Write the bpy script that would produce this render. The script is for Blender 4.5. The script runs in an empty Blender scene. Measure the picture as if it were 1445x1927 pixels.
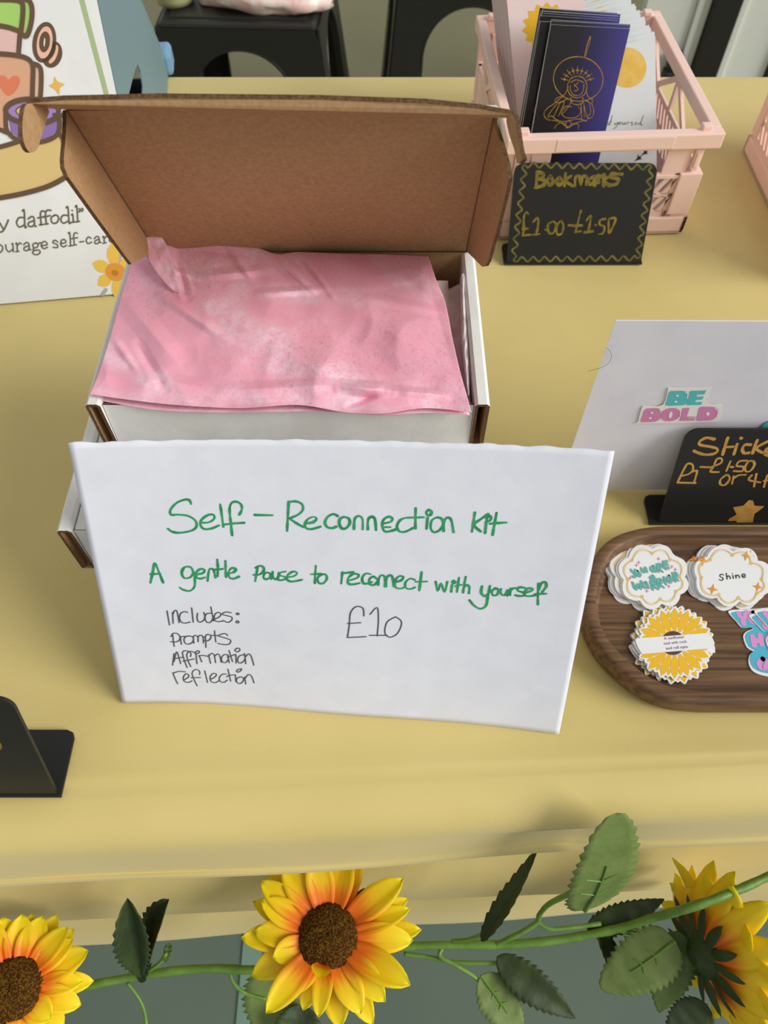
import bpy, bmesh, math, random
from mathutils import Vector, Matrix, noise
from mathutils.geometry import tessellate_polygon
random.seed(7)
R = math.radians
C = bpy.context.scene.collection
S = bpy.context.scene

# ------------------------------------------------------------------ camera
# table top is z = 0, camera 354 mm above it, floor at -0.74
HC, FP, PITCH = 0.354, 1400.0, R(57.0)
CU, CV = 722.5, 963.5
SP, CP = math.sin(PITCH), math.cos(PITCH)
cam = bpy.data.cameras.new('camera')
cam.sensor_fit = 'VERTICAL'; cam.sensor_height = 24.0
cam.lens = 24.0 * FP / 1927.0
cam.clip_start = 0.01
cam.dof.use_dof = True; cam.dof.focus_distance = 0.33; cam.dof.aperture_fstop = 13.0
camo = bpy.data.objects.new('camera', cam); C.objects.link(camo)
camo.location = (0, 0, HC); camo.rotation_euler = (R(90) - PITCH, 0, 0)
S.camera = camo

# ------------------------------------------------------------------ light
w = bpy.data.worlds.new('overcast_sky'); S.world = w; w.use_nodes = True
w.node_tree.nodes['Background'].inputs[0].default_value = (0.97, 0.985, 1.0, 1)
w.node_tree.nodes['Background'].inputs[1].default_value = 0.45
sd = bpy.data.lights.new('soft_daylight', 'SUN'); sd.energy = 2.95; sd.angle = R(34); sd.color = (1.0, 0.985, 0.95)
so = bpy.data.objects.new('soft_daylight', sd); C.objects.link(so)
so.rotation_euler = Vector((0.84, -0.27, 0.53)).to_track_quat('Z', 'Y').to_euler()
S.view_settings.view_transform = 'Standard'; S.view_settings.look = 'None'
S.view_settings.gamma = 1.0; S.view_settings.use_curve_mapping = False
S.view_settings.exposure = 0.0

# ------------------------------------------------------------------ projection helpers (real positions from measured points)
def ray(u, v):
    a = (u - CU) / FP; b = (CV - v) / FP
    return Vector((a, CP + b * SP, -SP + b * CP))
def at_t(u, v, t): return Vector((0, 0, HC)) + ray(u, v) * t
def on_z(u, v, z=0.0):
    d = ray(u, v); return at_t(u, v, (z - HC) / d.z)
def on_plane(u, v, p, n):
    d = ray(u, v); o = Vector((0, 0, HC)); return o + d * ((p - o).dot(n) / d.dot(n))
def project(P):
    q = Vector(P) - Vector((0, 0, HC)); t = q.y * CP - q.z * SP
    return CU + q.x / t * FP, CV - (q.y * SP + q.z * CP) / t * FP
class Plane:
    def __init__(s, p, n):
        s.p = Vector(p); s.n = Vector(n).normalized()
        if s.n.dot(Vector((0, 0, HC)) - s.p) < 0: s.n = -s.n
    def __call__(s, u, v, off=0.0): return on_plane(u, v, s.p, s.n) + s.n * off, s.n
def plane3(a, b, c): return Plane(a, (Vector(b) - Vector(a)).cross(Vector(c) - Vector(a)))
class Crop:                                    # pixel frame of an enlarged detail
    def __init__(s, x, y, k): s.x, s.y, s.k = x, y, k
    def __call__(s, pts): return [(s.x + a / s.k, s.y + b / s.k) for a, b in pts]

# ------------------------------------------------------------------ object helpers
W = {}
def tag(o, label=None, cat=None, group=None, kind=None):
    if label: o['label'] = label
    if cat: o['category'] = cat
    if group: o['group'] = group
    if kind: o['kind'] = kind
    return o
def setm(o, M): o.matrix_basis = M; W[o] = M.copy()
def thing(name, label, cat, loc=(0, 0, 0), group=None, M=None):
    o = bpy.data.objects.new(name, None); C.objects.link(o); o.empty_display_size = 0.02
    setm(o, M if M is not None else Matrix.Translation(Vector(loc)))
    return tag(o, label, cat, group)
def obj(name, verts, faces, mats, parent=None, M=None, fm=None, smooth=False, uv=None):
    if not isinstance(mats, (list, tuple)): mats = [mats]
    B = W[parent] if parent is not None else (M if M is not None else Matrix.Identity(4))
    inv = B.inverted()
    me = bpy.data.meshes.new(name)
    me.from_pydata([inv @ Vector(v) for v in verts], [], faces); me.validate()
    for m in mats: me.materials.append(m)
    if fm and len(fm) == len(me.polygons): me.polygons.foreach_set('material_index', fm)
    if smooth: me.polygons.foreach_set('use_smooth', [True] * len(me.polygons))
    if uv:
        L = me.uv_layers.new(name='UVMap')
        for lp in me.loops: L.data[lp.index].uv = uv[lp.vertex_index]
    me.update()
    o = bpy.data.objects.new(name, me); C.objects.link(o)
    if parent is not None: o.parent = parent; W[o] = B.copy()
    else: setm(o, B)
    return o
def copy_tree(root, M=None, label=None, parent=None):
    kids = [k for k in list(W) if k.parent == root]
    c = root.copy(); C.objects.link(c); c.parent = parent
    if M is not None: setm(c, M)
    else: W[c] = W[root].copy()
    if label: c['label'] = label
    for k in kids: copy_tree(k, parent=c)
    return c
def orient(pts, N):
    out = []
    for q in tessellate_polygon([pts]):
        q = list(q)
        if (pts[q[1]] - pts[q[0]]).cross(pts[q[2]] - pts[q[0]]).dot(N) < 0: q.reverse()
        out.append(q)
    return out
class MB:                                      # collects shapes into one mesh
    def __init__(s): s.v = []; s.f = []; s.m = []
    def add(s, v, f, m=0):
        b = len(s.v); s.v += [Vector(x) for x in v]; s.f += [[i + b for i in q] for q in f]; s.m += [m] * len(f)
    def box(s, lo, hi, T=None, m=0, bev=0.0):
        x0, y0, z0 = lo; x1, y1, z1 = hi
        if bev > 0:
            bm = bmesh.new(); bmesh.ops.create_cube(bm, size=1)
            for q in bm.verts: q.co = Vector(((x0 + x1) / 2 + q.co.x * (x1 - x0), (y0 + y1) / 2 + q.co.y * (y1 - y0), (z0 + z1) / 2 + q.co.z * (z1 - z0)))
            bmesh.ops.bevel(bm, geom=bm.edges[:], offset=bev, segments=2, affect='EDGES', profile=0.5)
            bm.verts.index_update()
            v = [q.co.copy() for q in bm.verts]; f = [[q.index for q in g.verts] for g in bm.faces]; bm.free()
        else:
            v = [Vector((x, y, z)) for z in (z0, z1) for y in (y0, y1) for x in (x0, x1)]
            f = [[0, 2, 3, 1], [4, 5, 7, 6], [0, 1, 5, 4], [2, 6, 7, 3], [0, 4, 6, 2], [1, 3, 7, 5]]
        if T is not None: v = [T @ q for q in v]
        s.add(v, f, m)
    def slab(s, pts, th, m=(0, 0, 0), nrm=None):   # polygon sheet: front, back, rim materials; th goes behind the front
        pts = [Vector(p) for p in pts]; n = len(pts)
        N = Vector()
        for i in range(n): N += (pts[i] - pts[0]).cross(pts[(i + 1) % n] - pts[0])
        N.normalize()
        if nrm is not None and N.dot(Vector(nrm)) < 0: pts.reverse(); N = -N
        b = [p - N * th for p in pts]
        tris = [list(range(n))] if n <= 4 else orient(pts, N)
        s.add(pts + b, tris, m[0]); k = len(s.v) - 2 * n
        for q in tris: s.f.append([k + n + i for i in reversed(q)]); s.m.append(m[1])
        for i in range(n):
            j = (i + 1) % n; s.f.append([k + i, k + n + i, k + n + j, k + j]); s.m.append(m[2])
    def tube(s, pts, r, seg=8, m=0, cap=True):
        pts = [Vector(p) for p in pts]; n = len(pts); rs = r if isinstance(r, (list, tuple)) else [r] * n
        ring = []; up = Vector((0.13, 0.2, 1)).normalized(); base = len(s.v)
        for i, p in enumerate(pts):
            t = (pts[min(i + 1, n - 1)] - pts[max(i - 1, 0)])
            t = t.normalized() if t.length > 1e-9 else Vector((0, 0, 1))
            a = up - t * up.dot(t)
            if a.length < 1e-3: a = Vector((1, 0, 0)) - t * t.x
            a.normalize(); up = a; b = t.cross(a)
            for k in range(seg):
                q = 2 * math.pi * k / seg; s.v.append(p + (a * math.cos(q) + b * math.sin(q)) * rs[i])
        for i in range(n - 1):
            for k in range(seg):
                k2 = (k + 1) % seg
                s.f.append([base + i * seg + k, base + i * seg + k2, base + (i + 1) * seg + k2, base + (i + 1) * seg + k]); s.m.append(m)
        if cap:
            s.f.append([base + k for k in reversed(range(seg))]); s.m.append(m)
            s.f.append([base + (n - 1) * seg + k for k in range(seg)]); s.m.append(m)
    def build(s, name, mats, parent=None, M=None, smooth=False): return obj(name, s.v, s.f, mats, parent, M, s.m, smooth)
def crom(p, k=5, closed=False):
    n = len(p)
    if n < 3: return [tuple(q) for q in p]
    out = []
    rng = n if closed else n - 1
    for i in range(rng):
        if closed: a, b, c, d = p[(i - 1) % n], p[i], p[(i + 1) % n], p[(i + 2) % n]
        else: a, b, c, d = p[max(i - 1, 0)], p[i], p[i + 1], p[min(i + 2, n - 1)]
        for j in range(k):
            t = j / k
            out.append(tuple(0.5 * (2 * b[q] + (c[q] - a[q]) * t + (2 * a[q] - 5 * b[q] + 4 * c[q] - d[q]) * t * t + (3 * b[q] - a[q] - 3 * c[q] + d[q]) * t ** 3) for q in range(len(b))))
    if not closed: out.append(tuple(p[-1]))
    return out
NST = 0
def ribbon(mb, pts, mp, width, off=1e-4, m=0, smooth=4, closed=False, jit=0.0):   # a pen stroke lying on a surface
    global NST; NST = (NST + 1) % 14; off = off + NST * 5e-6
    if smooth > 1: pts = crom(pts, smooth, closed)
    if closed: pts = list(pts) + [pts[0]]
    P = [mp(u, v, off) for u, v in pts]; n = len(P)
    L = []
    for i in range(n):
        t = P[min(i + 1, n - 1)][0] - P[max(i - 1, 0)][0]
        if t.length < 1e-9: t = Vector((1, 0, 0))
        t.normalize(); s = t.cross(P[i][1]).normalized()
        ww = width / 2 * (1 + jit * noise.noise(P[i][0] * 400))
        L.append((P[i][0], s, t, ww))
    vs = []
    p, s, t, ww = L[0]
    if not closed:
        for k in (0.9, 0.6): vs.append((p - t * ww * k + s * ww * math.sqrt(1 - k * k), p - t * ww * k - s * ww * math.sqrt(1 - k * k)))
    for p, s, t, ww in L: vs.append((p + s * ww, p - s * ww))
    p, s, t, ww = L[-1]
    if not closed:
        for k in (0.6, 0.9): vs.append((p + t * ww * k + s * ww * math.sqrt(1 - k * k), p + t * ww * k - s * ww * math.sqrt(1 - k * k)))
    V = [q for pr in vs for q in pr]
    mb.add(V, [[2 * i, 2 * i + 1, 2 * i + 3, 2 * i + 2] for i in range(len(vs) - 1)], m)
def fill(mb, pts, mp, off=1e-4, m=0, smooth=1):
    if smooth > 1: pts = crom(pts, smooth, True)
    P = [mp(u, v, off)[0] for u, v in pts]
    mb.add(P, orient(P, mp(pts[0][0], pts[0][1])[1]), m)
def ell(cx, cy, rx, ry, rot=0, n=28):
    c, s = math.cos(R(rot)), math.sin(R(rot)); o = []
    for k in range(n):
        a = 2 * math.pi * k / n; x, y = rx * math.cos(a), ry * math.sin(a)
        o.append((cx + x * c - y * s, cy + x * s + y * c))
    return o
def star4(cx, cy, r, rot=0, inner=0.3, n=4):
    o = []
    for k in range(2 * n):
        a = R(rot) + math.pi * k / n; q = r if k % 2 == 0 else r * inner
        o.append((cx + q * math.sin(a), cy - q * math.cos(a)))
    return o

# ------------------------------------------------------------------ materials
def lin(c):
    o = []
    for x in c:
        x /= 255.0; o.append(x / 12.92 if x <= 0.04045 else ((x + 0.055) / 1.055) ** 2.4)
    return tuple(o) + (1,)
def mat(name, rgb, rough=0.6, rgb2=None, scale=20, mixf=(0.35, 0.65), bump=0.0, bscale=200, detail=4, spec=0.5, trans=0, sub=0, coat=0, stretch=None, sheen=0):
    m = bpy.data.materials.new(name); m.use_nodes = True
    nt = m.node_tree; N = nt.nodes; L = nt.links; b = N['Principled BSDF']
    b.inputs['Base Color'].default_value = lin(rgb); b.inputs['Roughness'].default_value = rough
    b.inputs['Specular IOR Level'].default_value = spec
    if coat: b.inputs['Coat Weight'].default_value = coat; b.inputs['Coat Roughness'].default_value = 0.15
    if sheen: b.inputs['Sheen Weight'].default_value = sheen
    if trans: b.inputs['Transmission Weight'].default_value = trans
    if sub: b.inputs['Subsurface Weight'].default_value = sub; b.inputs['Subsurface Radius'].default_value = (0.004, 0.003, 0.002); b.inputs['Subsurface Scale'].default_value = 0.5
    tc = N.new('ShaderNodeTexCoord'); src = tc.outputs['Object']
    if stretch:
        mp = N.new('ShaderNodeMapping'); mp.inputs['Scale'].default_value = stretch; L.new(src, mp.inputs[0]); src = mp.outputs[0]
    if rgb2:
        n = N.new('ShaderNodeTexNoise'); n.inputs['Scale'].default_value = scale; n.inputs['Detail'].default_value = detail; L.new(src, n.inputs['Vector'])
        r = N.new('ShaderNodeValToRGB'); r.color_ramp.elements[0].position = mixf[0]; r.color_ramp.elements[1].position = mixf[1]
        r.color_ramp.elements[0].color = lin(rgb); r.color_ramp.elements[1].color = lin(rgb2)
        L.new(n.outputs[0], r.inputs[0]); L.new(r.outputs[0], b.inputs['Base Color'])
    if bump:
        n = N.new('ShaderNodeTexNoise'); n.inputs['Scale'].default_value = bscale; n.inputs['Detail'].default_value = 3; L.new(src, n.inputs['Vector'])
        bp = N.new('ShaderNodeBump'); bp.inputs['Strength'].default_value = bump; bp.inputs['Distance'].default_value = 0.001
        L.new(n.outputs[0], bp.inputs['Height']); L.new(bp.outputs[0], b.inputs['Normal'])
    return m
M_cloth = mat('yellow_cloth', (219, 198, 126), 0.6, (212, 191, 118), 9, bump=0.25, bscale=1400, sheen=0.2, spec=0.45)
def weave(m):
    nt = m.node_tree; N = nt.nodes; L = nt.links; b = N['Principled BSDF']
    tc = N.new('ShaderNodeTexCoord'); h = []
    for ax in (0, 1):
        wv = N.new('ShaderNodeTexWave'); wv.bands_direction = 'X' if ax == 0 else 'DIAGONAL'; wv.inputs['Scale'].default_value = 620; wv.inputs['Distortion'].default_value = 1.5
        L.new(tc.outputs['Object'], wv.inputs['Vector']); h.append(wv)
    a = N.new('ShaderNodeMath'); a.operation = 'ADD'; L.new(h[0].outputs['Fac'], a.inputs[0]); L.new(h[1].outputs['Fac'], a.inputs[1])
    bp = N.new('ShaderNodeBump'); bp.inputs['Strength'].default_value = 0.14; bp.inputs['Distance'].default_value = 0.0003
    L.new(a.outputs[0], bp.inputs['Height']); L.new(bp.outputs[0], b.inputs['Normal'])
weave(M_cloth)
M_floor = mat('green_grey_floor', (122, 119, 84), 0.6, (114, 112, 80), 3, bump=0.1, bscale=60)
M_teal = mat('teal_floor_tape', (118, 148, 130), 0.6)
M_plastic = mat('white_plastic', (205, 205, 200), 0.5)
M_metal = mat('grey_metal', (140, 140, 140), 0.4)
M_brown = mat('brown_card', (184, 148, 106), 0.85, (172, 136, 96), 520, bump=0.12, bscale=700, spec=0.15)
M_brownedge = mat('card_edge', (120, 92, 66), 0.9, (88, 66, 46), 900, spec=0.1)
M_white = mat('white_card', (243, 243, 237), 0.7, (234, 233, 226), 60, bump=0.12, bscale=300, spec=0.25)
M_paper = mat('white_paper', (234, 236, 243), 0.75, (229, 231, 239), 70, bump=0.035, bscale=900, spec=0.2)
M_paper2 = mat('white_paper_board', (226, 224, 230), 0.7, (220, 218, 226), 40, bump=0.05, bscale=500, spec=0.2)
M_poster = mat('poster_print', (238, 238, 236), 0.55, (232, 232, 230), 30, spec=0.3)
M_green_pen = mat('green_pen', (28, 140, 84), 0.6, (52, 168, 108), 260)
M_grey_pen = mat('grey_pen', (84, 84, 90), 0.6)
M_black = mat('black_acrylic', (31, 31, 28), 0.42, spec=0.4)
M_gold = mat('gold_chalk_marker', (140, 118, 20), 0.7, (84, 76, 22), 300, mixf=(0.3, 0.75))
M_goldb = mat('bronze_marker', (196, 148, 72), 0.6, (178, 128, 52), 200)
M_pinkcrate = mat('pink_plastic', (251, 214, 200), 0.45, bump=0.05, bscale=400, sub=0.1)
M_navy = None
M_whitecard = mat('white_bookmark', (238, 240, 240), 0.45, (228, 234, 234), 18)
M_pinkcard = mat('pale_pink_bookmark', (243, 226, 224), 0.45, (246, 212, 210), 25)
M_goldline = mat('gold_foil_line', (196, 150, 44), 0.45, (150, 110, 40), 300)
M_sun = mat('sun_print', (240, 190, 70), 0.5, (246, 208, 110), 120)
M_ink = mat('black_ink', (40, 38, 42), 0.6)
M_orange = mat('orange_print', (236, 150, 50), 0.5)
M_stool = mat('black_stool_plastic', (38, 38, 34), 0.38, bump=0.05, bscale=80)
M_wood = mat('walnut_wood', (130, 97, 66), 0.5, (76, 53, 34), 48, mixf=(0.32, 0.68), bump=0.12, bscale=90, detail=9, stretch=(0.35, 9, 5), spec=0.35)
M_sticker = mat('sticker_vinyl', (240, 241, 240), 0.4)
M_y1 = mat('sunflower_print', (242, 190, 34), 0.45)
M_brprint = mat('brown_print', (92, 62, 50), 0.5)
M_goldp = mat('gold_print', (236, 200, 112), 0.5)
M_tealp = mat('teal_print', (88, 184, 172), 0.5)
M_greyp = mat('grey_shadow_print', (160, 168, 172), 0.5)
M_pinkp = mat('pink_print', (226, 120, 168), 0.5)
M_purple = mat('purple_print', (124, 70, 130), 0.5)
M_blueb = mat('turquoise_print', (78, 182, 205), 0.45)
M_mauve = mat('mauve_print', (222, 150, 206), 0.45)
M_bebl = mat('turquoise_lettering', (84, 190, 192), 0.5)
M_bepk = mat('orchid_lettering', (214, 134, 180), 0.5)
M_lam = mat('sticker_cream', (236, 234, 226), 0.4)
M_standblue = mat('blue_grey_plastic', (112, 138, 144), 0.6, bump=0.25, bscale=350, stretch=(1, 1, 0.15))
M_blue2 = mat('light_blue_plastic', (120, 160, 190), 0.5)
M_leafd = mat('dark_leaf', (58, 76, 30), 0.6, (44, 60, 24), 60, bump=0.3, bscale=300)
M_leafm = mat('mid_leaf', (86, 108, 42), 0.6, (72, 94, 36), 60, bump=0.3, bscale=300)
M_leafp = mat('pale_leaf_underside', (122, 142, 74), 0.6, (110, 130, 64), 60, bump=0.3, bscale=300)
M_stem = mat('vine_green', (92, 128, 42), 0.5, (112, 148, 60), 90, bump=0.3, bscale=250)
M_tissuew = mat('white_tissue', (236, 228, 228), 0.8, (214, 204, 204), 160, sub=0.0)

def tissue_mat():
    m = bpy.data.materials.new('pink_tissue'); m.use_nodes = True
    nt = m.node_tree; N = nt.nodes; L = nt.links; b = N['Principled BSDF']
    b.inputs['Roughness'].default_value = 0.6; b.inputs['Specular IOR Level'].default_value = 0.25
    tc = N.new('ShaderNodeTexCoord')
    def nz(sc, det, ro=0.5, st=None):
        n = N.new('ShaderNodeTexNoise'); n.inputs['Scale'].default_value = sc; n.inputs['Detail'].default_value = det; n.inputs['Roughness'].default_value = ro
        if st:
            mp = N.new('ShaderNodeMapping'); mp.inputs['Scale'].default_value = st; mp.inputs['Rotation'].default_value = (0, 0, 0.6); L.new(tc.outputs['Object'], mp.inputs[0]); L.new(mp.outputs[0], n.inputs[0])
        else: L.new(tc.outputs['Object'], n.inputs[0])
        return n.outputs[0]
    def ramp(x, a, c):
        r = N.new('ShaderNodeMapRange'); r.inputs['From Min'].default_value = a; r.inputs['From Max'].default_value = c; L.new(x, r.inputs['Value']); return r.outputs[0]
    def mul(x, y):
        q = N.new('ShaderNodeMath'); q.operation = 'MULTIPLY'
        for i, z in enumerate((x, y)):
            if isinstance(z, float): q.inputs[i].default_value = z
            else: L.new(z, q.inputs[i])
        return q.outputs[0]
    def mix(f, c1, c2):
        q = N.new('ShaderNodeMixRGB'); L.new(f, q.inputs[0])
        for i, z in ((1, c1), (2, c2)):
            if isinstance(z, tuple): q.inputs[i].default_value = lin(z)
            else: L.new(z, q.inputs[i])
        return q.outputs[0]
    at_ = N.new('ShaderNodeAttribute'); at_.attribute_name = 'backing_contact'; broad = at_.outputs['Fac']
    pale = mul(broad, ramp(nz(240, 6, 0.8), 0.28, 0.66))
    c = mix(pale, (247, 170, 190), (253, 216, 229))
    speck = mul(mul(ramp(nz(720, 4, 0.75, (1, 0.7, 1)), 0.53, 0.68), ramp(nz(19, 2), 0.40, 0.60)), 0.38)
    c = mix(speck, c, (150, 104, 124)); L.new(c, b.inputs['Base Color'])
    bp = N.new('ShaderNodeBump'); bp.inputs['Strength'].default_value = 0.25; bp.inputs['Distance'].default_value = 0.0015
    L.new(nz(70, 5), bp.inputs['Height']); L.new(bp.outputs[0], b.inputs['Normal'])
    return m
M_tissue = tissue_mat()
def uvgrad(name, stops, axis=1, rough=0.5, streak=0.0):
    m = bpy.data.materials.new(name); m.use_nodes = True
    nt = m.node_tree; N = nt.nodes; L = nt.links; b = N['Principled BSDF']; b.inputs['Roughness'].default_value = rough
    tc = N.new('ShaderNodeTexCoord'); sx = N.new('ShaderNodeSeparateXYZ'); L.new(tc.outputs['UV'], sx.inputs[0])
    src = sx.outputs[axis]
    if streak:
        n = N.new('ShaderNodeTexNoise'); n.inputs['Scale'].default_value = 1.0; mp = N.new('ShaderNodeMapping'); mp.inputs['Scale'].default_value = (9, 1.5, 1)
        L.new(tc.outputs['UV'], mp.inputs[0]); L.new(mp.outputs[0], n.inputs[0])
        q = N.new('ShaderNodeMath'); q.operation = 'MULTIPLY_ADD'; q.inputs[1].default_value = streak; L.new(n.outputs[0], q.inputs[0]); L.new(src, q.inputs[2]); 
        s2 = N.new('ShaderNodeMath'); s2.operation = 'SUBTRACT'; s2.inputs[1].default_value = streak * 0.5; L.new(q.outputs[0], s2.inputs[0]); src = s2.outputs[0]
    r = N.new('ShaderNodeValToRGB'); e = r.color_ramp.elements
    e[0].position = stops[0][0]; e[0].color = lin(stops[0][1]); e[1].position = stops[-1][0]; e[1].color = lin(stops[-1][1])
    for p, c in stops[1:-1]: q = e.new(p); q.color = lin(c)
    L.new(src, r.inputs[0]); L.new(r.outputs[0], b.inputs['Base Color'])
    return m
def translucent(m, k):
    nt = m.node_tree; N = nt.nodes; L = nt.links; b = N['Principled BSDF']; o = N['Material Output']
    t = N.new('ShaderNodeBsdfTranslucent'); x = N.new('ShaderNodeMixShader'); x.inputs[0].default_value = k
    if b.inputs['Base Color'].links: L.new(b.inputs['Base Color'].links[0].from_socket, t.inputs[0])
    L.new(b.outputs[0], x.inputs[1]); L.new(t.outputs[0], x.inputs[2]); L.new(x.outputs[0], o.inputs[0])
M_petal = uvgrad('sunflower_petal', [(0.0, (242, 92, 4)), (0.32, (250, 132, 8)), (0.54, (253, 206, 8)), (1.0, (255, 238, 14))], 1, 0.55, 0.35)
M_navy = uvgrad('navy_bookmark_painted_gloss', [(0.0, (30, 27, 26)), (0.36, (33, 29, 38)), (0.62, (46, 42, 86)), (1.0, (68, 62, 134))], 0, 0.3)  # black-to-navy ramp paints a gloss reflection across the navy card
translucent(M_petal, 0.14)
for m_ in (M_leafd, M_leafm, M_leafp): translucent(m_, 0.15)
M_disc = mat('sunflower_disc', (62, 36, 10), 0.9, (110, 78, 24), 900, mixf=(0.45, 0.62), bump=1.0, bscale=900, spec=0.1)

# ------------------------------------------------------------------ the setting
FZ = -0.74
mb = MB(); mb.add([(-5, -2, FZ), (5, -2, FZ), (5, 6, FZ), (-5, 6, FZ)], [[0, 1, 2, 3]])
fl = mb.build('floor', M_floor); tag(fl, kind='structure')
mb = MB(); mb.box((-1.6, -1.2, FZ), (1.6, 0.45, FZ + 0.001)); fm_ = mb.build('floor_mat', mat('grey_teal_matting', (98, 114, 98), 0.7, (92, 108, 94), 6), M=Matrix.Translation((0, -0.3, FZ)))
tag(fm_, 'grey teal floor matting seen below the front hem of the cloth', 'floor mat')
a, b_ = on_z(456, 1800, FZ), on_z(492, 1800, FZ)
mb = MB(); mb.box((a.x, -0.6, FZ + 0.0012), (b_.x, 0.14, FZ + 0.003)); tp = mb.build('floor_tape', M_teal, M=Matrix.Translation((a.x, 0, FZ)))
tag(tp, 'pale teal strip lying on the grey green floor below the table edge', 'tape')

# partition behind on the right
Y0 = 1.9
pt = thing('partition_door', 'white panelled door with a black upright behind the table, upper right', 'door', (0.75, Y0, FZ))
def pb(name, x0, x1, y0, y1, z0, z1, m, label=None):
    q = MB(); q.box((x0, y0, z0), (x1, y1, z1), bev=0.002); o = q.build(name, m, pt)
    if label: o['label'] = label
    return o
M_door = mat('pale_door_paint', (240, 243, 232), 0.55)
pb('panel', 0.600, 0.715, Y0, Y0 + 0.03, FZ, 0.3, M_door)
pb('frame_strip', 0.716, 0.731, Y0 - 0.008, Y0 + 0.03, FZ, 0.3, M_door)
pb('frame_strip', 0.732, 0.747, Y0 - 0.004, Y0 + 0.03, FZ, 0.3, M_door)
pb('upright', 0.7485, 0.812, Y0 - 0.02, Y0 + 0.03, FZ, 0.3, M_stool, 'black upright')
pb('frame_strip', 0.8135, 0.832, Y0 - 0.006, Y0 + 0.03, FZ, 0.3, M_door)
pb('panel', 0.833, 0.935, Y0, Y0 + 0.03, FZ, 0.3, M_door)
pb('edge_strip', 0.936, 1.00, Y0 - 0.01, Y0 + 0.03, FZ, 0.3, M_stool, 'black strip')
q = MB(); q.box((0.685, Y0 - 0.03, -0.72), (0.715, Y0 - 0.001, -0.535), bev=0.006); q.box((0.680, Y0 - 0.036, -0.60), (0.720, Y0 - 0.001, -0.575), bev=0.004)
q.build('hinge_stop', M_stool, pt)['label'] = 'black fitting at the foot of the door'

# ------------------------------------------------------------------ table and cloth
tb = thing('trestle_table', 'folding table hidden under the yellow cloth', 'table', (0, 0.39, FZ))
q = MB(); q.box((-0.92, 0.160, -0.035), (0.92, 0.705, -0.004), bev=0.004); q.build('tabletop', M_plastic, tb)
for x in (-0.8, 0.8):
    for y in (0.21, 0.64):
        q = MB(); q.tube([(x, y, FZ), (x, y, -0.03)], 0.012, 12); q.build('leg', M_metal, tb)
def fold(x, y):      # slow undulation of the cloth on the table
    n = noise.noise(Vector((x * 5, y * 7, 1.3))) * 0.0009
    return n - 0.0007
prof = [(0.7200, -0.42), (0.7190, -0.30), (0.7170, -0.15), (0.7140, -0.03), (0.7120, -0.008), (0.7060, -0.0012), (0.69, 0)]
y = 0.66
while y > 0.10: prof.append((y, 0)); y -= 0.03
prof += [(0.095, 0), (0.085, 0), (0.078, -0.0005), (0.072, -0.002), (0.067, -0.005), (0.0635, -0.009), (0.0612, -0.014), (0.0598, -0.022), (0.0588, -0.034), (0.0575, -0.046),
         (0.0555, -0.054), (0.0565, -0.060), (0.0660, -0.061), (0.0860, -0.062), (0.0960, -0.070), (0.088, -0.095), (0.072, -0.128), (0.0570, -0.158), (0.0515, -0.178), (0.0505, -0.186), (0.060, -0.190), (0.078, -0.191), (0.090, -0.196),
         (0.0880, -0.208), (0.0760, -0.226), (0.056, -0.25), (0.0485, -0.285), (0.0462, -0.300), (0.048, -0.306), (0.055, -0.308)]
prof = crom(prof, 3)
XS = [-0.95 + 1.9 * i / 150 for i in range(151)]
V = []; F = []; nP = len(prof)
for x in XS:
    for j, (py, pz) in enumerate(prof):
        if py > 0.5: sh = 0.0
        elif py > 0.12: sh = 0.0
        else: sh = 0.052 * x + 0.0
        front = min(1, max(0, (0.12 - py) / 0.04)) if py < 0.5 else 0
        wob = noise.noise(Vector((x * 6, pz * 12, 3.0))) * 0.005 * front * min(1, max(0, -pz * 15))
        # a crumple in the overhang right of the middle
        bump = 0.004 * math.exp(-((x - 0.085) / 0.03) ** 2) * (1 if -0.058 < pz < -0.02 else 0)
        dz = fold(x, py) if abs(pz) < 1e-6 else 0.0
        dz += noise.noise(Vector((x * 4, 7.7, pz * 3))) * 0.006 * (1 if pz < -0.05 else 0) * (py < 0.5)
        V.append((x, py + sh * front + wob + bump, pz + dz))
for i in range(len(XS) - 1):
    for j in range(nP - 1):
        F.append([i * nP + j, i * nP + j + 1, (i + 1) * nP + j + 1, (i + 1) * nP + j])
cl = obj('tablecloth', V, F, M_cloth, M=Matrix.Translation((0, 0.39, 0)), smooth=True)
md = cl.modifiers.new('thick', 'SOLIDIFY'); md.thickness = 0.0006; md.offset = -1
tag(cl, 'pale yellow cloth covering the market table, front edge gathered in folds', 'tablecloth')

# ------------------------------------------------------------------ mailing boxes
def roll_wall(mbx, xo, xi, y0, y1, z0, z1, th=0.0014):
    # double wall folded over at the top: outer sheet at xo, inner at xi
    prof = [(xo, z0), (xo, z1 - 0.0012), (xo + (xi - xo) * 0.2, z1), (xo + (xi - xo) * 0.8, z1), (xi, z1 - 0.0012), (xi, z0)]
    s = 1 if xi > xo else -1
    inn = [(xo + s * th, z0), (xo + s * th, z1 - th * 1.3), (xo + s * th * 1.5, z1 - th), (xi - s * th * 1.5, z1 - th), (xi - s * th, z1 - th * 1.3), (xi - s * th, z0)]
    n = len(prof); v = []
    for y in (y0, y1): v += [(x, y, z) for x, z in prof] + [(x, y, z) for x, z in inn]
    f = []; m = []
    for i in range(n - 1):
        f.append([i, i + 1, 2 * n + i + 1, 2 * n + i]); m.append(0)
        f.append([n + i, 3 * n + i, 3 * n + i + 1, n + i + 1]); m.append(1)
        f.append([i, n + i, n + i + 1, i + 1]); m.append(2)
        f.append([2 * n + i, 2 * n + i + 1, 3 * n + i + 1, 3 * n + i]); m.append(2)
    b = len(mbx.v); mbx.v += [Vector(q) for q in v]; mbx.f += [[k + b for k in q] for q in f]; mbx.m += m
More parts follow.
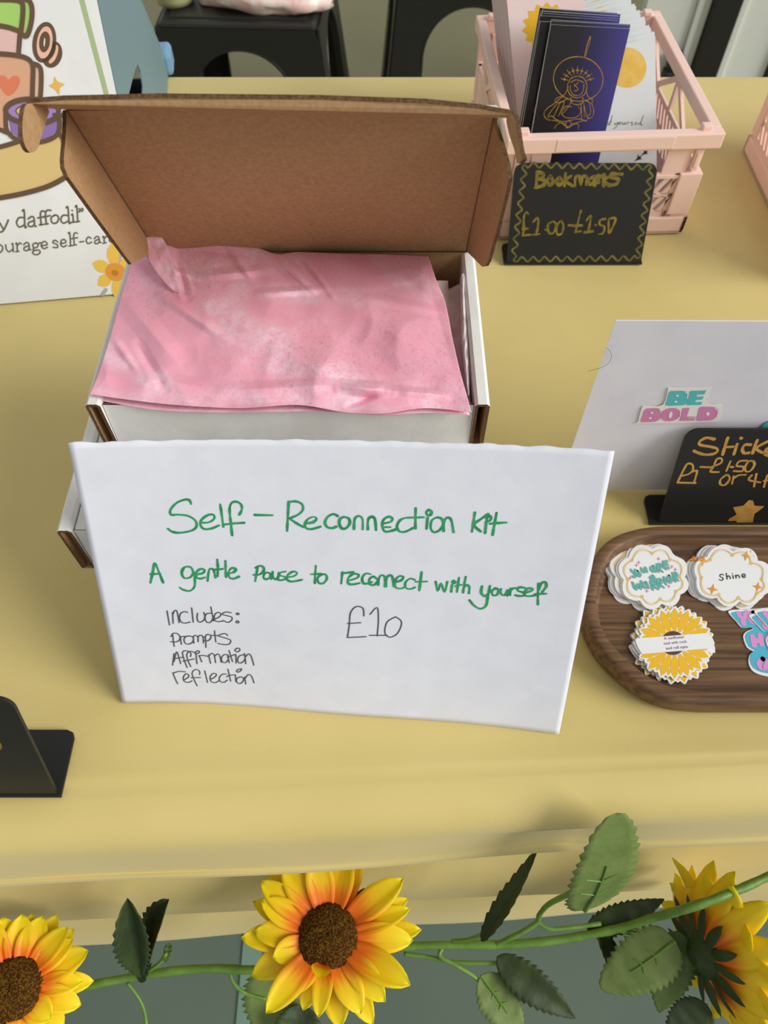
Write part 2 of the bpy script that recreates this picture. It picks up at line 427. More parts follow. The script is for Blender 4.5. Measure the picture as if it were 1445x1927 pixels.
BM = [M_white, M_brown, M_brownedge]
def mailer_body(t, x0, x1, y0, y1, z0, z1, wl=0.0062):
    q = MB(); q.box((x0 + 0.0002, y0 + 0.0008, z0 + 0.0002), (x1 - 0.0002, y1, z0 + 0.0018)); q.build('base', [M_brown], t)
    q = MB(); roll_wall(q, x0, x0 + wl, y0, y1 - 0.0015, z0 + 0.002, z1); q.build('side_wall', BM, t)
    q = MB(); roll_wall(q, x1, x1 - wl, y0, y1 - 0.0015, z0 + 0.002, z1); q.build('side_wall', BM, t)
    q = MB(); q.slab([(x0 + wl + 0.0003, y0 + 0.0004, z0 + 0.002), (x1 - wl - 0.0003, y0 + 0.0004, z0 + 0.002), (x1 - wl - 0.0003, y0 + 0.0016, z1 - 0.0022), (x0 + wl + 0.0003, y0 + 0.0016, z1 - 0.0022)], 0.0014, (0, 0, 2), (0, -1, 0))
    q.build('front_wall', BM, t)
    q = MB(); q.slab([(x0, y1, z0 + 0.002), (x1, y1, z0 + 0.002), (x1, y1, z1), (x0, y1, z1)], 0.0014, (0, 1, 2), (0, 1, 0)); q.build('back_wall', BM, t)
def closed_mailer(x0, y0, z0, z1, label, w_=0.168, d_=0.105, dx=0.0):
    t = thing('mailing_box', label, 'box', (x0 + w_ / 2, y0 + d_ / 2, z0), 'stacked white mailing boxes')
    mailer_body(t, x0, x0 + w_, y0, y0 + d_, z0, z1 - 0.0001)
    q = MB(); q.box((x0 + 0.0066, y0 + 0.0018, z1 - 0.0036), (x0 + w_ - 0.0066, y0 + d_ - 0.0018, z1 - 0.0022), bev=0.0004); q.build('lid', [M_white], t)
    return t
closed_mailer(-0.1265, 0.134, 0.0008, 0.0273, 'bottom white mailing box of the stack, resting on the yellow cloth')
closed_mailer(-0.1253, 0.1445, 0.0277, 0.0548, 'white mailing box second from the bottom, between two others behind the price sheet')
closed_mailer(-0.1370, 0.1625, 0.0552, 0.0895, 'closed white mailing box directly under the open one, corner left of the price sheet')
BX0, BX1, BY0, BY1, BZ0, BZ1 = -0.1240, 0.0440, 0.2050, 0.3035, 0.0899, 0.1200
ob = thing('mailing_box', 'open white mailing box with raised brown lid, topmost of the stack', 'box', (-0.04, 0.254, BZ0), 'stacked white mailing boxes')
mailer_body(ob, BX0, BX1, BY0, BY1, BZ0, BZ1)
HL, HR = Vector((-0.1150, 0.3030, BZ1)), Vector((0.0400, 0.3030, BZ1))
HL.x = -0.1108
TL_, TR_ = Vector((-0.1114, 0.2605, 0.2120)), Vector((0.0392, 0.2605, 0.2120))
LN = Vector((0, -0.908, -0.4195))
q = MB()
# slightly bowed lid panel
q.slab([HL, HR, TR_, (-0.036, 0.2620, 0.2132), TL_], 0.0014, (1, 0, 2), LN); q.build('lid_panel', BM, ob)
PLp = plane3(HL, TL_, at_t(120, 312, 0.2466)); PRp = plane3(HR, TR_, at_t(957, 336, 0.2538))
q = MB(); q.slab([HL] + [PLp(u, v)[0] for u, v in [(248, 497), (240, 487), (180, 405), (128, 332), (121, 315), (120, 300), (124, 250), (125, 213)]] + [TL_], 0.0014, (1, 0, 2), (1, 0, 0)); q.build('lid_side_flap', BM, ob)
q = MB(); q.slab([HR, TR_] + [PRp(u, v)[0] for u, v in [(927, 228), (942, 270), (953, 310), (957, 336), (953, 358), (935, 430), (918, 492), (913, 501), (907, 502), (884, 479)]], 0.0014, (1, 0, 2), (-1, 0, 0)); q.build('lid_side_flap', BM, ob)
FL_, FR_ = at_t(50, 195, .2365), at_t(967, 217, .2375)
q = MB(); q.slab([TL_, at_t(88, 204, .256), FL_, at_t(120, 189, .236), at_t(300, 185, .235), at_t(600, 188, .235), at_t(800, 195, .235), at_t(900, 205, .236), FR_, at_t(953, 222, .247), TR_], 0.0014, (1, 0, 2), (0, -0.5, -1)); q.build('lid_front_flap', BM, ob)
def crease(name, a, b, n):
    q = MB(); a, b = Vector(a), Vector(b); n = Vector(n).normalized(); d = (b - a).normalized(); s_ = d.cross(n) * 0.00035
    q.add([a - s_ + n * 3e-4, a + s_ + n * 3e-4, b + s_ + n * 3e-4, b - s_ + n * 3e-4], [[0, 1, 2, 3]]); return q.build(name, mat('scored_crease', (104, 76, 52), 0.9), ob)
crease('crease', HL + LN * .0002, TL_ + LN * .0002, LN + Vector((1, 0, 0))); crease('crease', HR, TR_, LN + Vector((-1, 0, 0))); crease('crease', TL_, TR_, LN + Vector((0, -.3, -1)))
EL = Plane((-0.1118, 0, 0), (1, 0, 0)); ER = Plane((0.0396, 0, 0), (1, 0, 0))
q = MB(); q.slab([EL(u, v)[0] for u, v in crom([(50, 196), (68, 197), (90, 203), (89, 222), (80, 250), (71, 278), (62, 287), (53, 284), (45, 268), (42, 245), (44, 215)], 3, True)], 0.0014, (1, 0, 2), (1, 0, 0)); q.build('lid_ear', BM, ob)
q = MB(); q.slab([ER(u, v)[0] for u, v in crom([(953, 221), (966, 217), (971, 240), (978, 285), (983, 298), (980, 304), (973, 307), (967, 280), (957, 250)], 3, True)], 0.0014, (1, 0, 2), (-1, 0, 0)); q.build('lid_ear', BM, ob)

# contents: card, white tissue, pink tissue
q = MB(); q.box((-0.1150, 0.2090, 0.0920), (0.0312, 0.2917, 0.1120), bev=0.0006)
cd = q.build('card_pack', mat('cream_card', (236, 226, 216), 0.6), M=Matrix.Translation((-0.045, 0.25, 0.092))); tag(cd, 'pale card pack lying in the open box under the pink tissue', 'card')
PALE = [((310, 530), (660, 745), 70), ((270, 440), (440, 540), 60), ((720, 490), (815, 550), 40), ((205, 660), (300, 720), 40), ((500, 552), (720, 560), 30), ((190, 745), (880, 770), 26), ((430, 480), (560, 500), 40)]
def sheet(name, bnd, zf, m, nu=60, nv=60, th=0.00012, **k):
    V = []; F = []
    bk, fr, lf, rt = bnd
    def samp(p, s):
        L = s * (len(p) - 1); i = min(int(L), len(p) - 2); f = L - i
        return (p[i][0] * (1 - f) + p[i + 1][0] * f, p[i][1] * (1 - f) + p[i + 1][1] * f)
    bk, fr, lf, rt = [crom(p, 6) for p in (bk, fr, lf, rt)]
    for i in range(nu + 1):
        s = i / nu
        for j in range(nv + 1):
            t = j / nv
            b0, f0, l0, r0 = samp(bk, s), samp(fr, s), samp(lf, t), samp(rt, t)
            c = [(bk[0][q] * (1 - s) * (1 - t) + bk[-1][q] * s * (1 - t) + fr[0][q] * (1 - s) * t + fr[-1][q] * s * t) for q in (0, 1)]
            u = b0[0] * (1 - t) + f0[0] * t + l0[0] * (1 - s) + r0[0] * s - c[0]
            v = b0[1] * (1 - t) + f0[1] * t + l0[1] * (1 - s) + r0[1] * s - c[1]
            V.append(on_z(u, v, zf(s, t, u, v)))
    for i in range(nu):
        for j in range(nv):
            a = i * (nv + 1) + j; F.append([a, a + 1, a + nv + 2, a + nv + 1])
    o = obj(name, V, F, m, smooth=True, **k)
    if m == M_tissue:      # where the thin paper lies on the white pack below it looks paler
        ca = o.data.attributes.new('backing_contact', 'FLOAT', 'POINT'); vals = []
        for q in V:
            u, v = project(q); f = 0.25 + 0.5 * max(0, min(1, (v - 715) / 30))
            for a, b, w_ in PALE:
                dx, dy = b[0] - a[0], b[1] - a[1]; t = max(0, min(1, ((u - a[0]) * dx + (v - a[1]) * dy) / (dx * dx + dy * dy)))
                d = math.hypot(u - a[0] - t * dx, v - a[1] - t * dy); f = max(f, min(1, 1.5 * (1 - d / w_)))
            f *= 0.75 + 0.9 * noise.noise(Vector((u / 45, v / 30, 1.5))); vals.append(max(0, min(1, f)))
        ca.data.foreach_set('value', vals)
    md = o.modifiers.new('thick', 'SOLIDIFY'); md.thickness = th; md.offset = 0
    return o
def ridge(u, v, a, b, w, h):        # a crease from a to b (pixels), width w, height h
    ax, ay = a; bx, by = b; dx, dy = bx - ax, by - ay; L2 = dx * dx + dy * dy
    t = max(0, min(1, ((u - ax) * dx + (v - ay) * dy) / L2)); px, py = ax + t * dx, ay + t * dy
    d = math.hypot(u - px, v - py); fade = math.sin(math.pi * (0.08 + 0.84 * t))
    return h * fade * max(0, 1 - d / w)
CREASE = [((292, 430), (345, 545), 22, .0042), ((325, 470), (352, 560), 12, -.0020), ((380, 520), (500, 508), 12, .0010), ((485, 552), (610, 545), 10, .0010), ((500, 470), (580, 545), 14, .0014), ((440, 475), (480, 530), 12, .0008),
          ((560, 480), (620, 550), 10, -.0006), ((230, 560), (340, 690), 26, .0016), ((300, 520), (640, 720), 60, .0020), ((520, 560), (780, 720), 60, -.0024), ((700, 520), (800, 500), 30, .0010), ((690, 600), (860, 700), 50, .0014),
          ((260, 650), (310, 730), 14, -.0012), ((190, 700), (420, 735), 18, .0012), ((420, 735), (640, 725), 16, .0010), ((640, 728), (735, 735), 16, .0026), ((655, 762), (720, 738), 9, -.0014), ((735, 735), (840, 745), 12, .0016), ((820, 500), (880, 720), 20, .0010),
          ((760, 490), (835, 560), 20, .0012), ((350, 455), (480, 470), 14, .0012), ((520, 478), (592, 548), 9, .0016), ((566, 478), (628, 560), 8, .0012), ((300, 500), (372, 524), 8, .0010), ((430, 468), (470, 520), 8, .0010), ((300, 555), (430, 640), 12, .0012), ((215, 640), (260, 700), 10, .0010), ((700, 560), (840, 590), 12, .0008)]
def zt(s, t, u, v):
    z = 0.1222 + 0.0035 * math.sin(math.pi * s) * math.sin(math.pi * min(1, t * 1.05)) 
    for a, b, w_, h in CREASE: z += ridge(u, v, a, b, w_, h * (1.5 if w_ < 17 else 1.15))
    p = Vector((u / 90, v / 90, 0.0)); z += noise.noise(p * 0.8) * 0.0016 - abs(noise.noise(p * 0.9 + Vector((5, 2, 1)))) * 0.0016 - abs(noise.noise(Vector((u / 50, v / 70, 8)))) * 0.0004 + 0.0004
    z += 0.003 * max(0, 1 - s / 0.10) * max(0, 1 - t / 0.22)         # raised peak at the back left
    z -= 0.0015 * max(0, (s - 0.75) / 0.25) * t
    return z
tis = thing('tissue_paper', 'crumpled pink tissue paper filling the open mailing box', 'tissue paper', (-0.04, 0.25, 0.12))
sheet('top_sheet', ([(263, 420), (290, 426), (314, 456), (345, 452), (372, 450), (410, 458), (470, 462), (520, 478), (560, 474), (640, 477), (700, 478), (760, 480), (806, 482)],
                  [(168, 742), (240, 752), (330, 762), (450, 768), (560, 762), (650, 776), (720, 778), (800, 768), (887, 776)],
                  [(263, 420), (262, 452), (245, 500), (227, 560), (208, 630), (186, 700), (168, 742)], [(806, 482), (822, 530), (838, 570), (852, 640), (866, 700), (880, 750), (887, 776)]), zt, M_tissue, 210, 160, parent=tis)
def zfc(s, t, u, v): return 0.1262 + 0.010 * (1 - t) ** 1.3 - 0.0025 * s * (1 - t) + 0.0008 * noise.noise(Vector((u / 12, v / 20, 3)))
sheet('folded_corner', ([(262, 418), (276, 419), (291, 427)], [(318, 540), (328, 548), (340, 552)], [(262, 418), (264, 450), (286, 500), (318, 540)], [(291, 427), (313, 460), (326, 500), (340, 552)]), zfc, M_tissue, 12, 24, parent=tis)
def zt2(s, t, u, v): return 0.1180 + 0.0010 * noise.noise(Vector((u / 60, v / 60, 4)))
sheet('under_sheet', ([(270, 520), (500, 520), (800, 520)], [(178, 752), (300, 772), (450, 776), (600, 774), (720, 781), (800, 777), (884, 781)],
                   [(270, 520), (220, 640), (178, 752)], [(800, 520), (850, 650), (884, 781)]), zt2, M_tissue, 50, 30, parent=tis)
def zw(s, t, u, v): return 0.1100 + 0.0025 * s + 0.0012 * noise.noise(Vector((u / 12, v / 30, 2)))
wt = thing('tissue_paper', 'white tissue strip tucked beside the right wall of the open box', 'tissue paper', (0.03, 0.25, 0.108))
sheet('flat_sheet', ([(836, 545), (850, 541), (872, 530)], [(862, 770), (872, 772), (886, 772)], [(836, 545), (850, 660), (862, 770)], [(872, 530), (880, 660), (886, 772)]), zw, M_tissuew, 12, 40, parent=wt)
def zw2(s, t, u, v): return 0.1175 + 0.0022 * math.sin(math.pi * s) + 0.0010 * noise.noise(Vector((u / 6, v / 16, 9))) - 0.002 * t
sheet('crumpled_edge', ([(866, 524), (870, 514), (876, 518)], [(878, 742), (881, 745), (884, 740)], [(866, 524), (868, 640), (878, 742)], [(876, 518), (881, 640), (884, 740)]), zw2, M_tissuew, 10, 50, parent=wt)

# ------------------------------------------------------------------ handwritten price sheet (A5, torn top edge)
cBL, cBR = on_z(230, 1323, 0.0003), on_z(1052, 1382, 0.0003)
cTL, cTR = at_t(128, 834, 0.281), at_t(1155, 845, 0.284)
def psurf(s, t):
    P = (cBL * (1 - s) + cBR * s) * (1 - t) + (cTL * (1 - s) + cTR * s) * t
    n = (cBR - cBL).cross(cTL - cBL).normalized()          # towards the viewer
    b = -0.0046 * math.sin(math.pi * s ** 0.85) * (0.75 + 0.25 * t) - 0.0008 * math.sin(3 * math.pi * s) * (1 - t)
    b += 0.0016 * max(0, (s - 0.82) / 0.18) ** 2 * t       # the right hand corner curls
    return P + n * b
def pnorm(s, t):
    a = psurf(s + 0.01, t) - psurf(s - 0.01, t); b = psurf(s, t + 0.01) - psurf(s, t - 0.01)
    return a.cross(b).normalized()
def paper_map(u, v, off=1e-4):
    s, t = 0.5, 0.5
    for _ in range(6):
        u0, v0 = project(psurf(s, t)); u1, v1 = project(psurf(s + .01, t)); u2, v2 = project(psurf(s, t + .01))
        a, b, c, d = (u1 - u0) / .01, (u2 - u0) / .01, (v1 - v0) / .01, (v2 - v0) / .01
        det = a * d - b * c; eu, ev = u - u0, v - v0
        s += (eu * d - b * ev) / det; t += (a * ev - c * eu) / det
    n = pnorm(s, t); return psurf(s, t) + n * off, n
ps = thing('price_sheet', 'white handwritten self-reconnection kit price sheet leaning on the box stack', 'sign', (-0.02, 0.115, 0))
NU, NV = 90, 50; V = []; F = []
for i in range(NU + 1):
    s = i / NU
    for j in range(NV + 1):
        t = j / NV
        if j == NV: t += 0.006 * noise.noise(Vector((s * 28, 0, 0))) + 0.004 * noise.noise(Vector((s * 90, 2, 0)))
        V.append(psurf(s, t))
for i in range(NU):
    for j in range(NV): a = i * (NV + 1) + j; F.append([a, a + NV + 1, a + NV + 2, a + 1])
o = obj('paper', V, F, M_paper, ps, smooth=True); md = o.modifiers.new('thick', 'SOLIDIFY'); md.thickness = 0.0002; md.offset = -1
def write(name, crop, strokes, mp, width, m, parent, off=1.2e-4, jit=0.0, smooth=4):
    q = MB()
    for st in strokes: ribbon(q, crop(st), mp, width, off, 0, smooth, jit=jit)
    return q.build(name, m, parent)
KA, KB = Crop(300, 920, 4.25), Crop(640, 920, 4.25)
A = [[(255,120),(240,90),(205,85),(140,110),(90,165),(95,205),(150,205),(230,215),(290,255),(295,305),(250,335),(160,350),(100,340),(70,318)],
[(345,270),(400,265),(440,235),(430,205),(385,210),(335,250),(330,290),(360,320),(420,315),(478,290)],[(487,122),(500,210),(512,302)],
[(583,372),(572,270),(562,160),(580,110),(620,102),(655,125),(660,165),(640,205)],[(527,283),(600,275),(677,270)],[(765,207),(905,210)],
[(1035,100),(1028,220),(1022,335)],[(1035,105),(1090,98),(1140,120),(1148,165),(1110,205),(1040,235)],[(1040,235),(1100,275),(1155,305)],
[(1180,275),(1230,265),(1258,238),(1235,222),(1190,240),(1165,280),(1175,312),(1220,320),(1290,300)],[(1425,215),(1390,200),(1345,225),(1325,270),(1345,305),(1385,312),(1415,300)]]
Bk = [[(30,222),(0,240),(-5,280),(15,315),(50,312),(78,275),(70,235),(30,222)],[(112,320),(118,240),(150,215),(180,240),(182,322)],[(222,322),(225,245),(255,222),(280,245),(288,330)],
[(350,275),(405,262),(418,235),(385,222),(345,250),(338,300),(360,340),(410,335),(450,322)],[(352,305),(402,305)],[(600,228),(530,230),(480,250),(455,300),(475,338),(520,342),(585,312)],
[(605,152),(603,230),(603,315)],[(530,230),(605,228),(670,225)],[(708,165),(690,185),(700,210),(725,205),(730,180),(708,165)],[(700,232),(692,318)],
[(780,225),(735,250),(725,310),(750,345),(795,330),(825,285),(815,240),(780,225)],[(828,335),(832,260),(860,228),(890,250),(908,345)],[(1078,188),(1068,260),(1055,342)],[(1185,200),(1120,245),(1070,285),(1125,340)],
[(1190,215),(1172,235),(1185,258),(1205,245),(1205,222),(1190,215)],[(1170,260),(1160,352)],[(1252,190),(1235,280),(1220,368)],[(1198,278),(1260,272),(1330,268)]]
q = MB()
for k, st in ((KA, A), (KB, Bk)):
    for s_ in st: ribbon(q, k(s_), paper_map, 0.00104, 1.2e-4, 0, 4, jit=0.5)
q.build('title_writing', M_green_pen, ps)['label'] = 'green handwriting reading Self - Reconnection Kit'
KC, KD = Crop(270, 1040, 3.905), Crop(620, 1050, 3.36)
Cc = [[(52,220),(68,150),(83,75),(110,130),(145,218)],[(55,158),(125,152)],[(370,150),(350,108),(305,105),(282,145),(300,185),(345,180),(372,145),(378,190),(375,250),(340,280),(290,270),(268,255)],
[(395,158),(435,150),(450,128),(425,118),(392,140),(390,180),(420,190),(455,180)],[(472,208),(480,140),(490,118),(515,125),(530,182)],[(543,48),(548,110),(545,172)],[(520,125),(585,118)],[(603,60),(605,120),(608,178)],
[(640,150),(668,140),(680,120),(650,112),(628,140),(632,180),(665,190),(702,175)],[(842,98),(832,150),(822,210)],[(825,110),(860,95),(885,110),(880,140),(850,160),(812,162)],
[(930,150),(900,145),(882,175),(900,195),(930,180),(935,150),(940,195)],[(950,140),(952,180),(972,195),(990,180),(995,145)],[(1045,138),(1010,145),(1000,165),(1035,175),(1045,190),(1010,202),(985,195)],
[(1060,180),(1110,170),(1130,148),(1100,138),(1060,165),(1055,195),(1090,212),(1165,198)],[(1268,95),(1262,160),(1260,222)],[(1232,158),(1300,155)],[(1310,158),(1280,185),(1290,222),(1325,222),(1348,190),(1340,160),(1310,158)]]
D = [[(82,90),(78,130),(75,162)],[(82,95),(120,92),(152,88)],[(130,140),(175,125),(185,105),(150,100),(118,130),(122,162),(155,165),(190,158)],[(262,102),(230,98),(208,125),(215,158),(245,160),(270,150)],
[(280,115),(255,130),(255,165),(285,168),(305,140),(280,115)],[(308,170),(315,125),(330,108),(350,120),(352,180)],[(358,180),(362,125),(385,108),(400,125),(408,180)],[(425,150),(455,140),(468,118),(440,115),(415,145),(420,185),(455,192),(480,180)],
[(540,138),(510,130),(480,155),(485,190),(515,195),(540,185)],[(583,88),(575,150),(568,205)],[(545,150),(618,148)],[(672,148),(685,208),(705,160),(728,215),(745,150)],[(775,170),(770,213)],[(785,143),(778,152),(788,160),(795,150),(785,143)],
[(820,122),(812,170),(806,215)],[(795,178),(835,168)],[(862,118),(852,170),(845,218)],[(850,185),(870,170),(885,185),(882,222)],[(965,178),(960,220),(985,240),(1010,215),(1015,175)],[(1015,175),(1002,240),(990,300),(955,320),(915,300),(885,265)],
[(1050,190),(1028,210),(1035,235),(1062,230),(1068,200),(1050,190)],[(1085,195),(1085,225),(1105,235),(1120,220),(1128,198),(1125,238)],[(1145,192),(1142,235)],[(1142,210),(1160,192),(1185,190)],[(1235,188),(1200,185),(1190,205),(1225,218),(1235,235),(1205,240),(1175,235)],
[(1240,218),(1275,208),(1285,195),(1255,192),(1235,215),(1240,238),(1275,240),(1310,232)],[(1322,160),(1318,235),(1318,295)],[(1325,200),(1340,160),(1365,152),(1370,180),(1345,215)],[(1300,228),(1370,225)]]
q = MB()
for k, st in ((KC, Cc), (KD, D)):
    for s_ in st: ribbon(q, k(s_), paper_map, 0.00100, 1.2e-4, 0, 4, jit=0.5)
q.build('subtitle_writing', M_green_pen, ps)['label'] = 'green handwriting reading A gentle pause to reconnect with yourself'
KE, KF = Crop(300, 1130, 7.225), Crop(240, 900, 1.72)
E = [[(105,140),(138,330)],[(180,160),(188,308)],[(185,190),(205,140),(240,145),(270,300)],[(385,160),(340,150),(290,175),(275,235),(300,290),(350,305),(420,290)],[(440,98),(462,292)],[(520,170),(515,250),(545,292),(600,270),(620,215),(605,160)],
[(700,170),(640,180),(622,240),(650,295),(700,290),(730,240)],[(700,85),(738,278)],[(745,255),(810,225),(838,185),(800,160),(755,190),(748,260),(790,285),(860,280)],[(975,165),(900,155),(855,185),(920,205),(985,225),(980,270),(930,295),(865,270)],
[(1065,168),(1045,180),(1065,192),(1084,180),(1065,168)],[(1062,274),(1042,290),(1062,304),(1084,290),(1062,274)],[(185,470),(190,540),(203,622)],[(158,488),(190,445),(245,448),(280,490),(270,540),(220,562),(155,558)],[(290,490),(292,540),(300,595)],[(290,488),(360,485),(415,480)],
[(385,480),(340,510),(345,570),(390,592),(440,575),(465,530),(450,490),(385,480)],[(470,580),(465,490),(500,475),(525,500),(528,560)],[(528,560),(530,490),(570,470),(595,500),(600,575)],[(625,490),(632,560),(633,635)],[(615,500),(650,460),(695,470),(700,510),(660,545),(605,542)],
[(750,410),(758,490),(768,562)],[(708,472),(810,478)],[(930,475),(900,450),(850,455),(805,480),(900,510),(970,540),(950,590),(880,598),(795,582)],[(200,720),(180,878)],[(200,830),(235,695),(265,770),(290,858)],[(190,795),(310,770)],
[(378,910),(340,810),(315,710),(345,682),(400,690),(430,720),(425,760)],[(428,898),(385,800),(375,730),(410,690),(470,700),(490,720)],[(320,825),(475,792)],[(500,735),(512,858)],[(500,735),(490,705),(520,682),(548,690),(530,715),(495,722)],
[(540,745),(560,790),(577,833)],[(540,750),(600,745),(660,758)],[(670,735),(698,853)],[(680,745),(710,718),(745,740),(765,845)],[(750,760),(790,725),(820,750),(842,840)],[(930,740),(880,735),(845,780),(860,835),(905,840),(940,790),(930,735)],[(930,735),(950,845)],[(948,678),(995,830)],[(925,770),(980,750),(1040,730)],[(1040,730),(1045,850)],
[(1060,645),(1027,672),(1055,697),(1092,680),(1090,652),(1060,645)],[(1140,735),(1080,760),(1065,820),(1095,850),(1150,820),(1170,760),(1140,735)],[(1160,720),(1175,858)],[(1175,760),(1215,725),(1250,760),(1285,878)],
[(185,980),(215,1060),(250,1130)],[(185,985),(270,962),(355,968)],[(340,1075),(390,1045),(400,1010),(360,995),(325,1050),(345,1100),(400,1110),(445,1090)],[(515,1160),(475,1080),(445,990),(480,940),(530,945),(550,975),(545,1005)],[(430,1050),(560,1045)],[(617,955),(655,1113)],
[(700,1070),(760,1035),(775,1000),(730,990),(690,1040),(705,1100),(760,1115),(810,1090)],[(910,1000),(860,1000),(815,1050),(830,1100),(880,1110),(925,1080)],[(932,932),(970,1095)],[(915,1035),(960,1015),(1035,1010)],[(1035,1010),(1040,1100)],
[(1120,930),(1070,935),(1050,965),(1075,972),(1110,950),(1115,925)],[(1110,1035),(1060,1055),(1050,1100),(1090,1130),(1135,1100),(1145,1055),(1110,1035)],[(1160,1040),(1175,1135)],[(1165,1060),(1210,1005),(1255,1030),(1288,1118)]]
write('contents_writing', KE, E, paper_map, 0.00058, M_grey_pen, ps)['label'] = 'grey handwriting listing includes: prompts, affirmation, reflection'
P10 = [[(765,445),(762,420),(740,415),(722,435),(718,475),(712,515)],[(712,515),(772,512)],[(712,470),(755,467)],[(785,440),(808,418),(812,460),(808,510)],[(783,508),(840,508)],[(868,448),(840,465),(833,500),(850,514),(875,500),(887,465),(868,448)]]
write('price_writing', KF, P10, paper_map, 0.00060, M_grey_pen, ps)['label'] = 'grey handwriting reading £10'

# ------------------------------------------------------------------ bent black price signs
def black_sign(label, x0, x1, y0, lean, length, foot, group, foot_x=None):
    t = thing('tabletop_sign', label, 'sign', ((x0 + x1) / 2, y0 + foot / 2, 0), group)
    d = Vector((0, math.sin(R(lean)), math.cos(R(lean)))); o = Vector((0, y0, 0.0006)); r = 0.0065
    n = Vector((0, -math.cos(R(lean)), math.sin(R(lean))))
    pts = []
    def P(x, s): return Vector((x, 0, 0)) + o + d * s
    pts += [P(x0, 0), P(x1, 0), P(x1, length - r)]
    for k in range(1, 6): a = R(15 * k); pts.append(P(x1 - r + r * math.cos(a), length - r + r * math.sin(a)))
    pts.append(P(x1 - r, length)); pts.append(P(x0 + r, length))
    for k in range(1, 6): a = R(90 + 15 * k); pts.append(P(x0 + r + r * math.cos(a), length - r + r * math.sin(a)))
    pts.append(P(x0, length - r))
    q = MB(); q.slab(pts, 0.0016, (0, 0, 0), n); q.build('face', M_black, t)
    fx0, fx1 = foot_x or (x0 - 0.001, x1 + 0.001); rr = 0.004
    fp = [(fx0, y0 - 0.0005), (fx1, y0 - 0.0005), (fx1, y0 + foot - rr), (fx1 - rr * .3, y0 + foot - rr * .3), (fx1 - rr, y0 + foot), (fx0 + rr, y0 + foot), (fx0 + rr * .3, y0 + foot - rr * .3), (fx0, y0 + foot - rr)]
    q = MB(); q.slab([(a, b, 0.0018) for a, b in fp], 0.0014, (0, 0, 0), (0, 0, 1)); q.build('foot', M_black, t)
    return t, Plane(o, n)
SG = 'bent black price signs'
sgB, PB = black_sign('black bookmarks price sign with wavy gold border in front of the pink crate', 0.0885, 0.1855, 0.4433, 25, 0.0665, 0.022, SG, (0.0865, 0.1862))
KG = Crop(940, 290, 4.515)
Bm = [[(320,150),(310,270)],[(315,155),(375,165),(360,200),(320,210)],[(320,210),(385,225),(370,265),(300,285)],[(430,190),(405,225),(425,262),(455,235),(430,190)],[(510,200),(485,230),(505,262),(535,235),(510,200)],[(560,165),(550,270)],[(610,185),(560,225),(620,270)],
[(640,270),(645,195),(680,190),(690,260)],[(690,260),(700,195),(740,195),(735,260)],[(800,190),(760,215),(760,255),(800,240),(805,190)],[(805,190),(808,262)],[(835,185),(840,240)],[(835,200),(875,185)],[(885,175),(885,265)],[(930,190),(885,220),(930,265)],[(1040,170),(960,168),(945,195),(1010,215),(990,255),(930,265)]]
write('title_writing', KG, Bm, PB, 0.0023, M_gold, sgB, jit=0.6)['label'] = 'gold chalk marker writing reading Bookmarks'
Bp = [[(245,510),(225,495),(205,540),(205,640),(195,690)],[(195,690),(265,685)],[(195,635),(240,632)],[(285,575),(325,540),(325,610),(310,685)],[(280,685),(340,678)],[(388,640),(395,645)],[(455,570),(410,600),(420,670),(460,665),(480,600),(455,570)],[(520,565),(485,610),(490,680),(530,670),(540,600),(520,565)],
[(585,605),(640,605)],[(690,485),(670,560),(645,660)],[(640,662),(690,655)],[(620,608),(700,605)],[(740,560),(775,520),(765,600),(750,665)],[(720,665),(790,655)],[(812,600),(818,605)],[(900,550),(855,560),(850,600),(890,615),(880,670),(840,680)],[(925,550),(985,545),(960,620),(930,670),(925,610),(925,550)]]
write('price_writing', KG, Bp, PB, 0.0015, M_gold, sgB, jit=0.6)['label'] = 'gold chalk marker writing reading £1.00 - £1.50'
cs = [(215, 92), (1290, 112), (1172, 885), (118, 895)]; bd = []
for k in range(4):
    a, b = cs[k], cs[(k + 1) % 4]; L = math.hypot(b[0] - a[0], b[1] - a[1]); n = int(L / 95); nx, ny = -(b[1] - a[1]) / L, (b[0] - a[0]) / L
    for i in range(n * 4):
        f = i / (n * 4.0); w_ = math.sin(2 * math.pi * i / 4) * 22; bd.append((a[0] + (b[0] - a[0]) * f + nx * w_, a[1] + (b[1] - a[1]) * f + ny * w_))
q = MB(); ribbon(q, KG(bd), PB, 0.0014, 1.0e-4, 0, 3, closed=True)
q.build('wavy_border', mat('dull_gold_marker', (118, 108, 40), 0.7, (84, 78, 32), 200), sgB)

sgS, PS = black_sign('black stickers price sign with a gold star behind the wooden tray', 0.1536, 0.2500, 0.2215, 17, 0.0632, 0.0190, SG, (0.1484, 0.2560))
KH = Crop(1190, 790, 5.667)
St = [[(870,205),(790,190),(720,225),(720,265),(830,285),(905,310),(880,355),(780,370),(700,350),(655,330)],[(1015,190),(985,280),(960,370)],[(985,290),(1070,285)],[(1115,255),(1080,365)],[(1155,192),(1162,198)],[(1260,265),(1200,265),(1170,310),(1190,355),(1240,350)],
[(1330,215),(1300,290),(1280,355)],[(1440,230),(1320,300),(1385,350)],[(1410,360),(1470,320),(1480,290),(1430,310),(1410,360),(1460,385)],[(1520,290),(1500,370)],[(1510,310),(1560,290)],[(1650,290),(1600,300),(1640,330),(1620,370),(1580,365)]]
write('title_writing', KH, St, PS, 0.00165, M_goldb, sgS, jit=0.3)['label'] = 'gold marker writing reading Stickers'
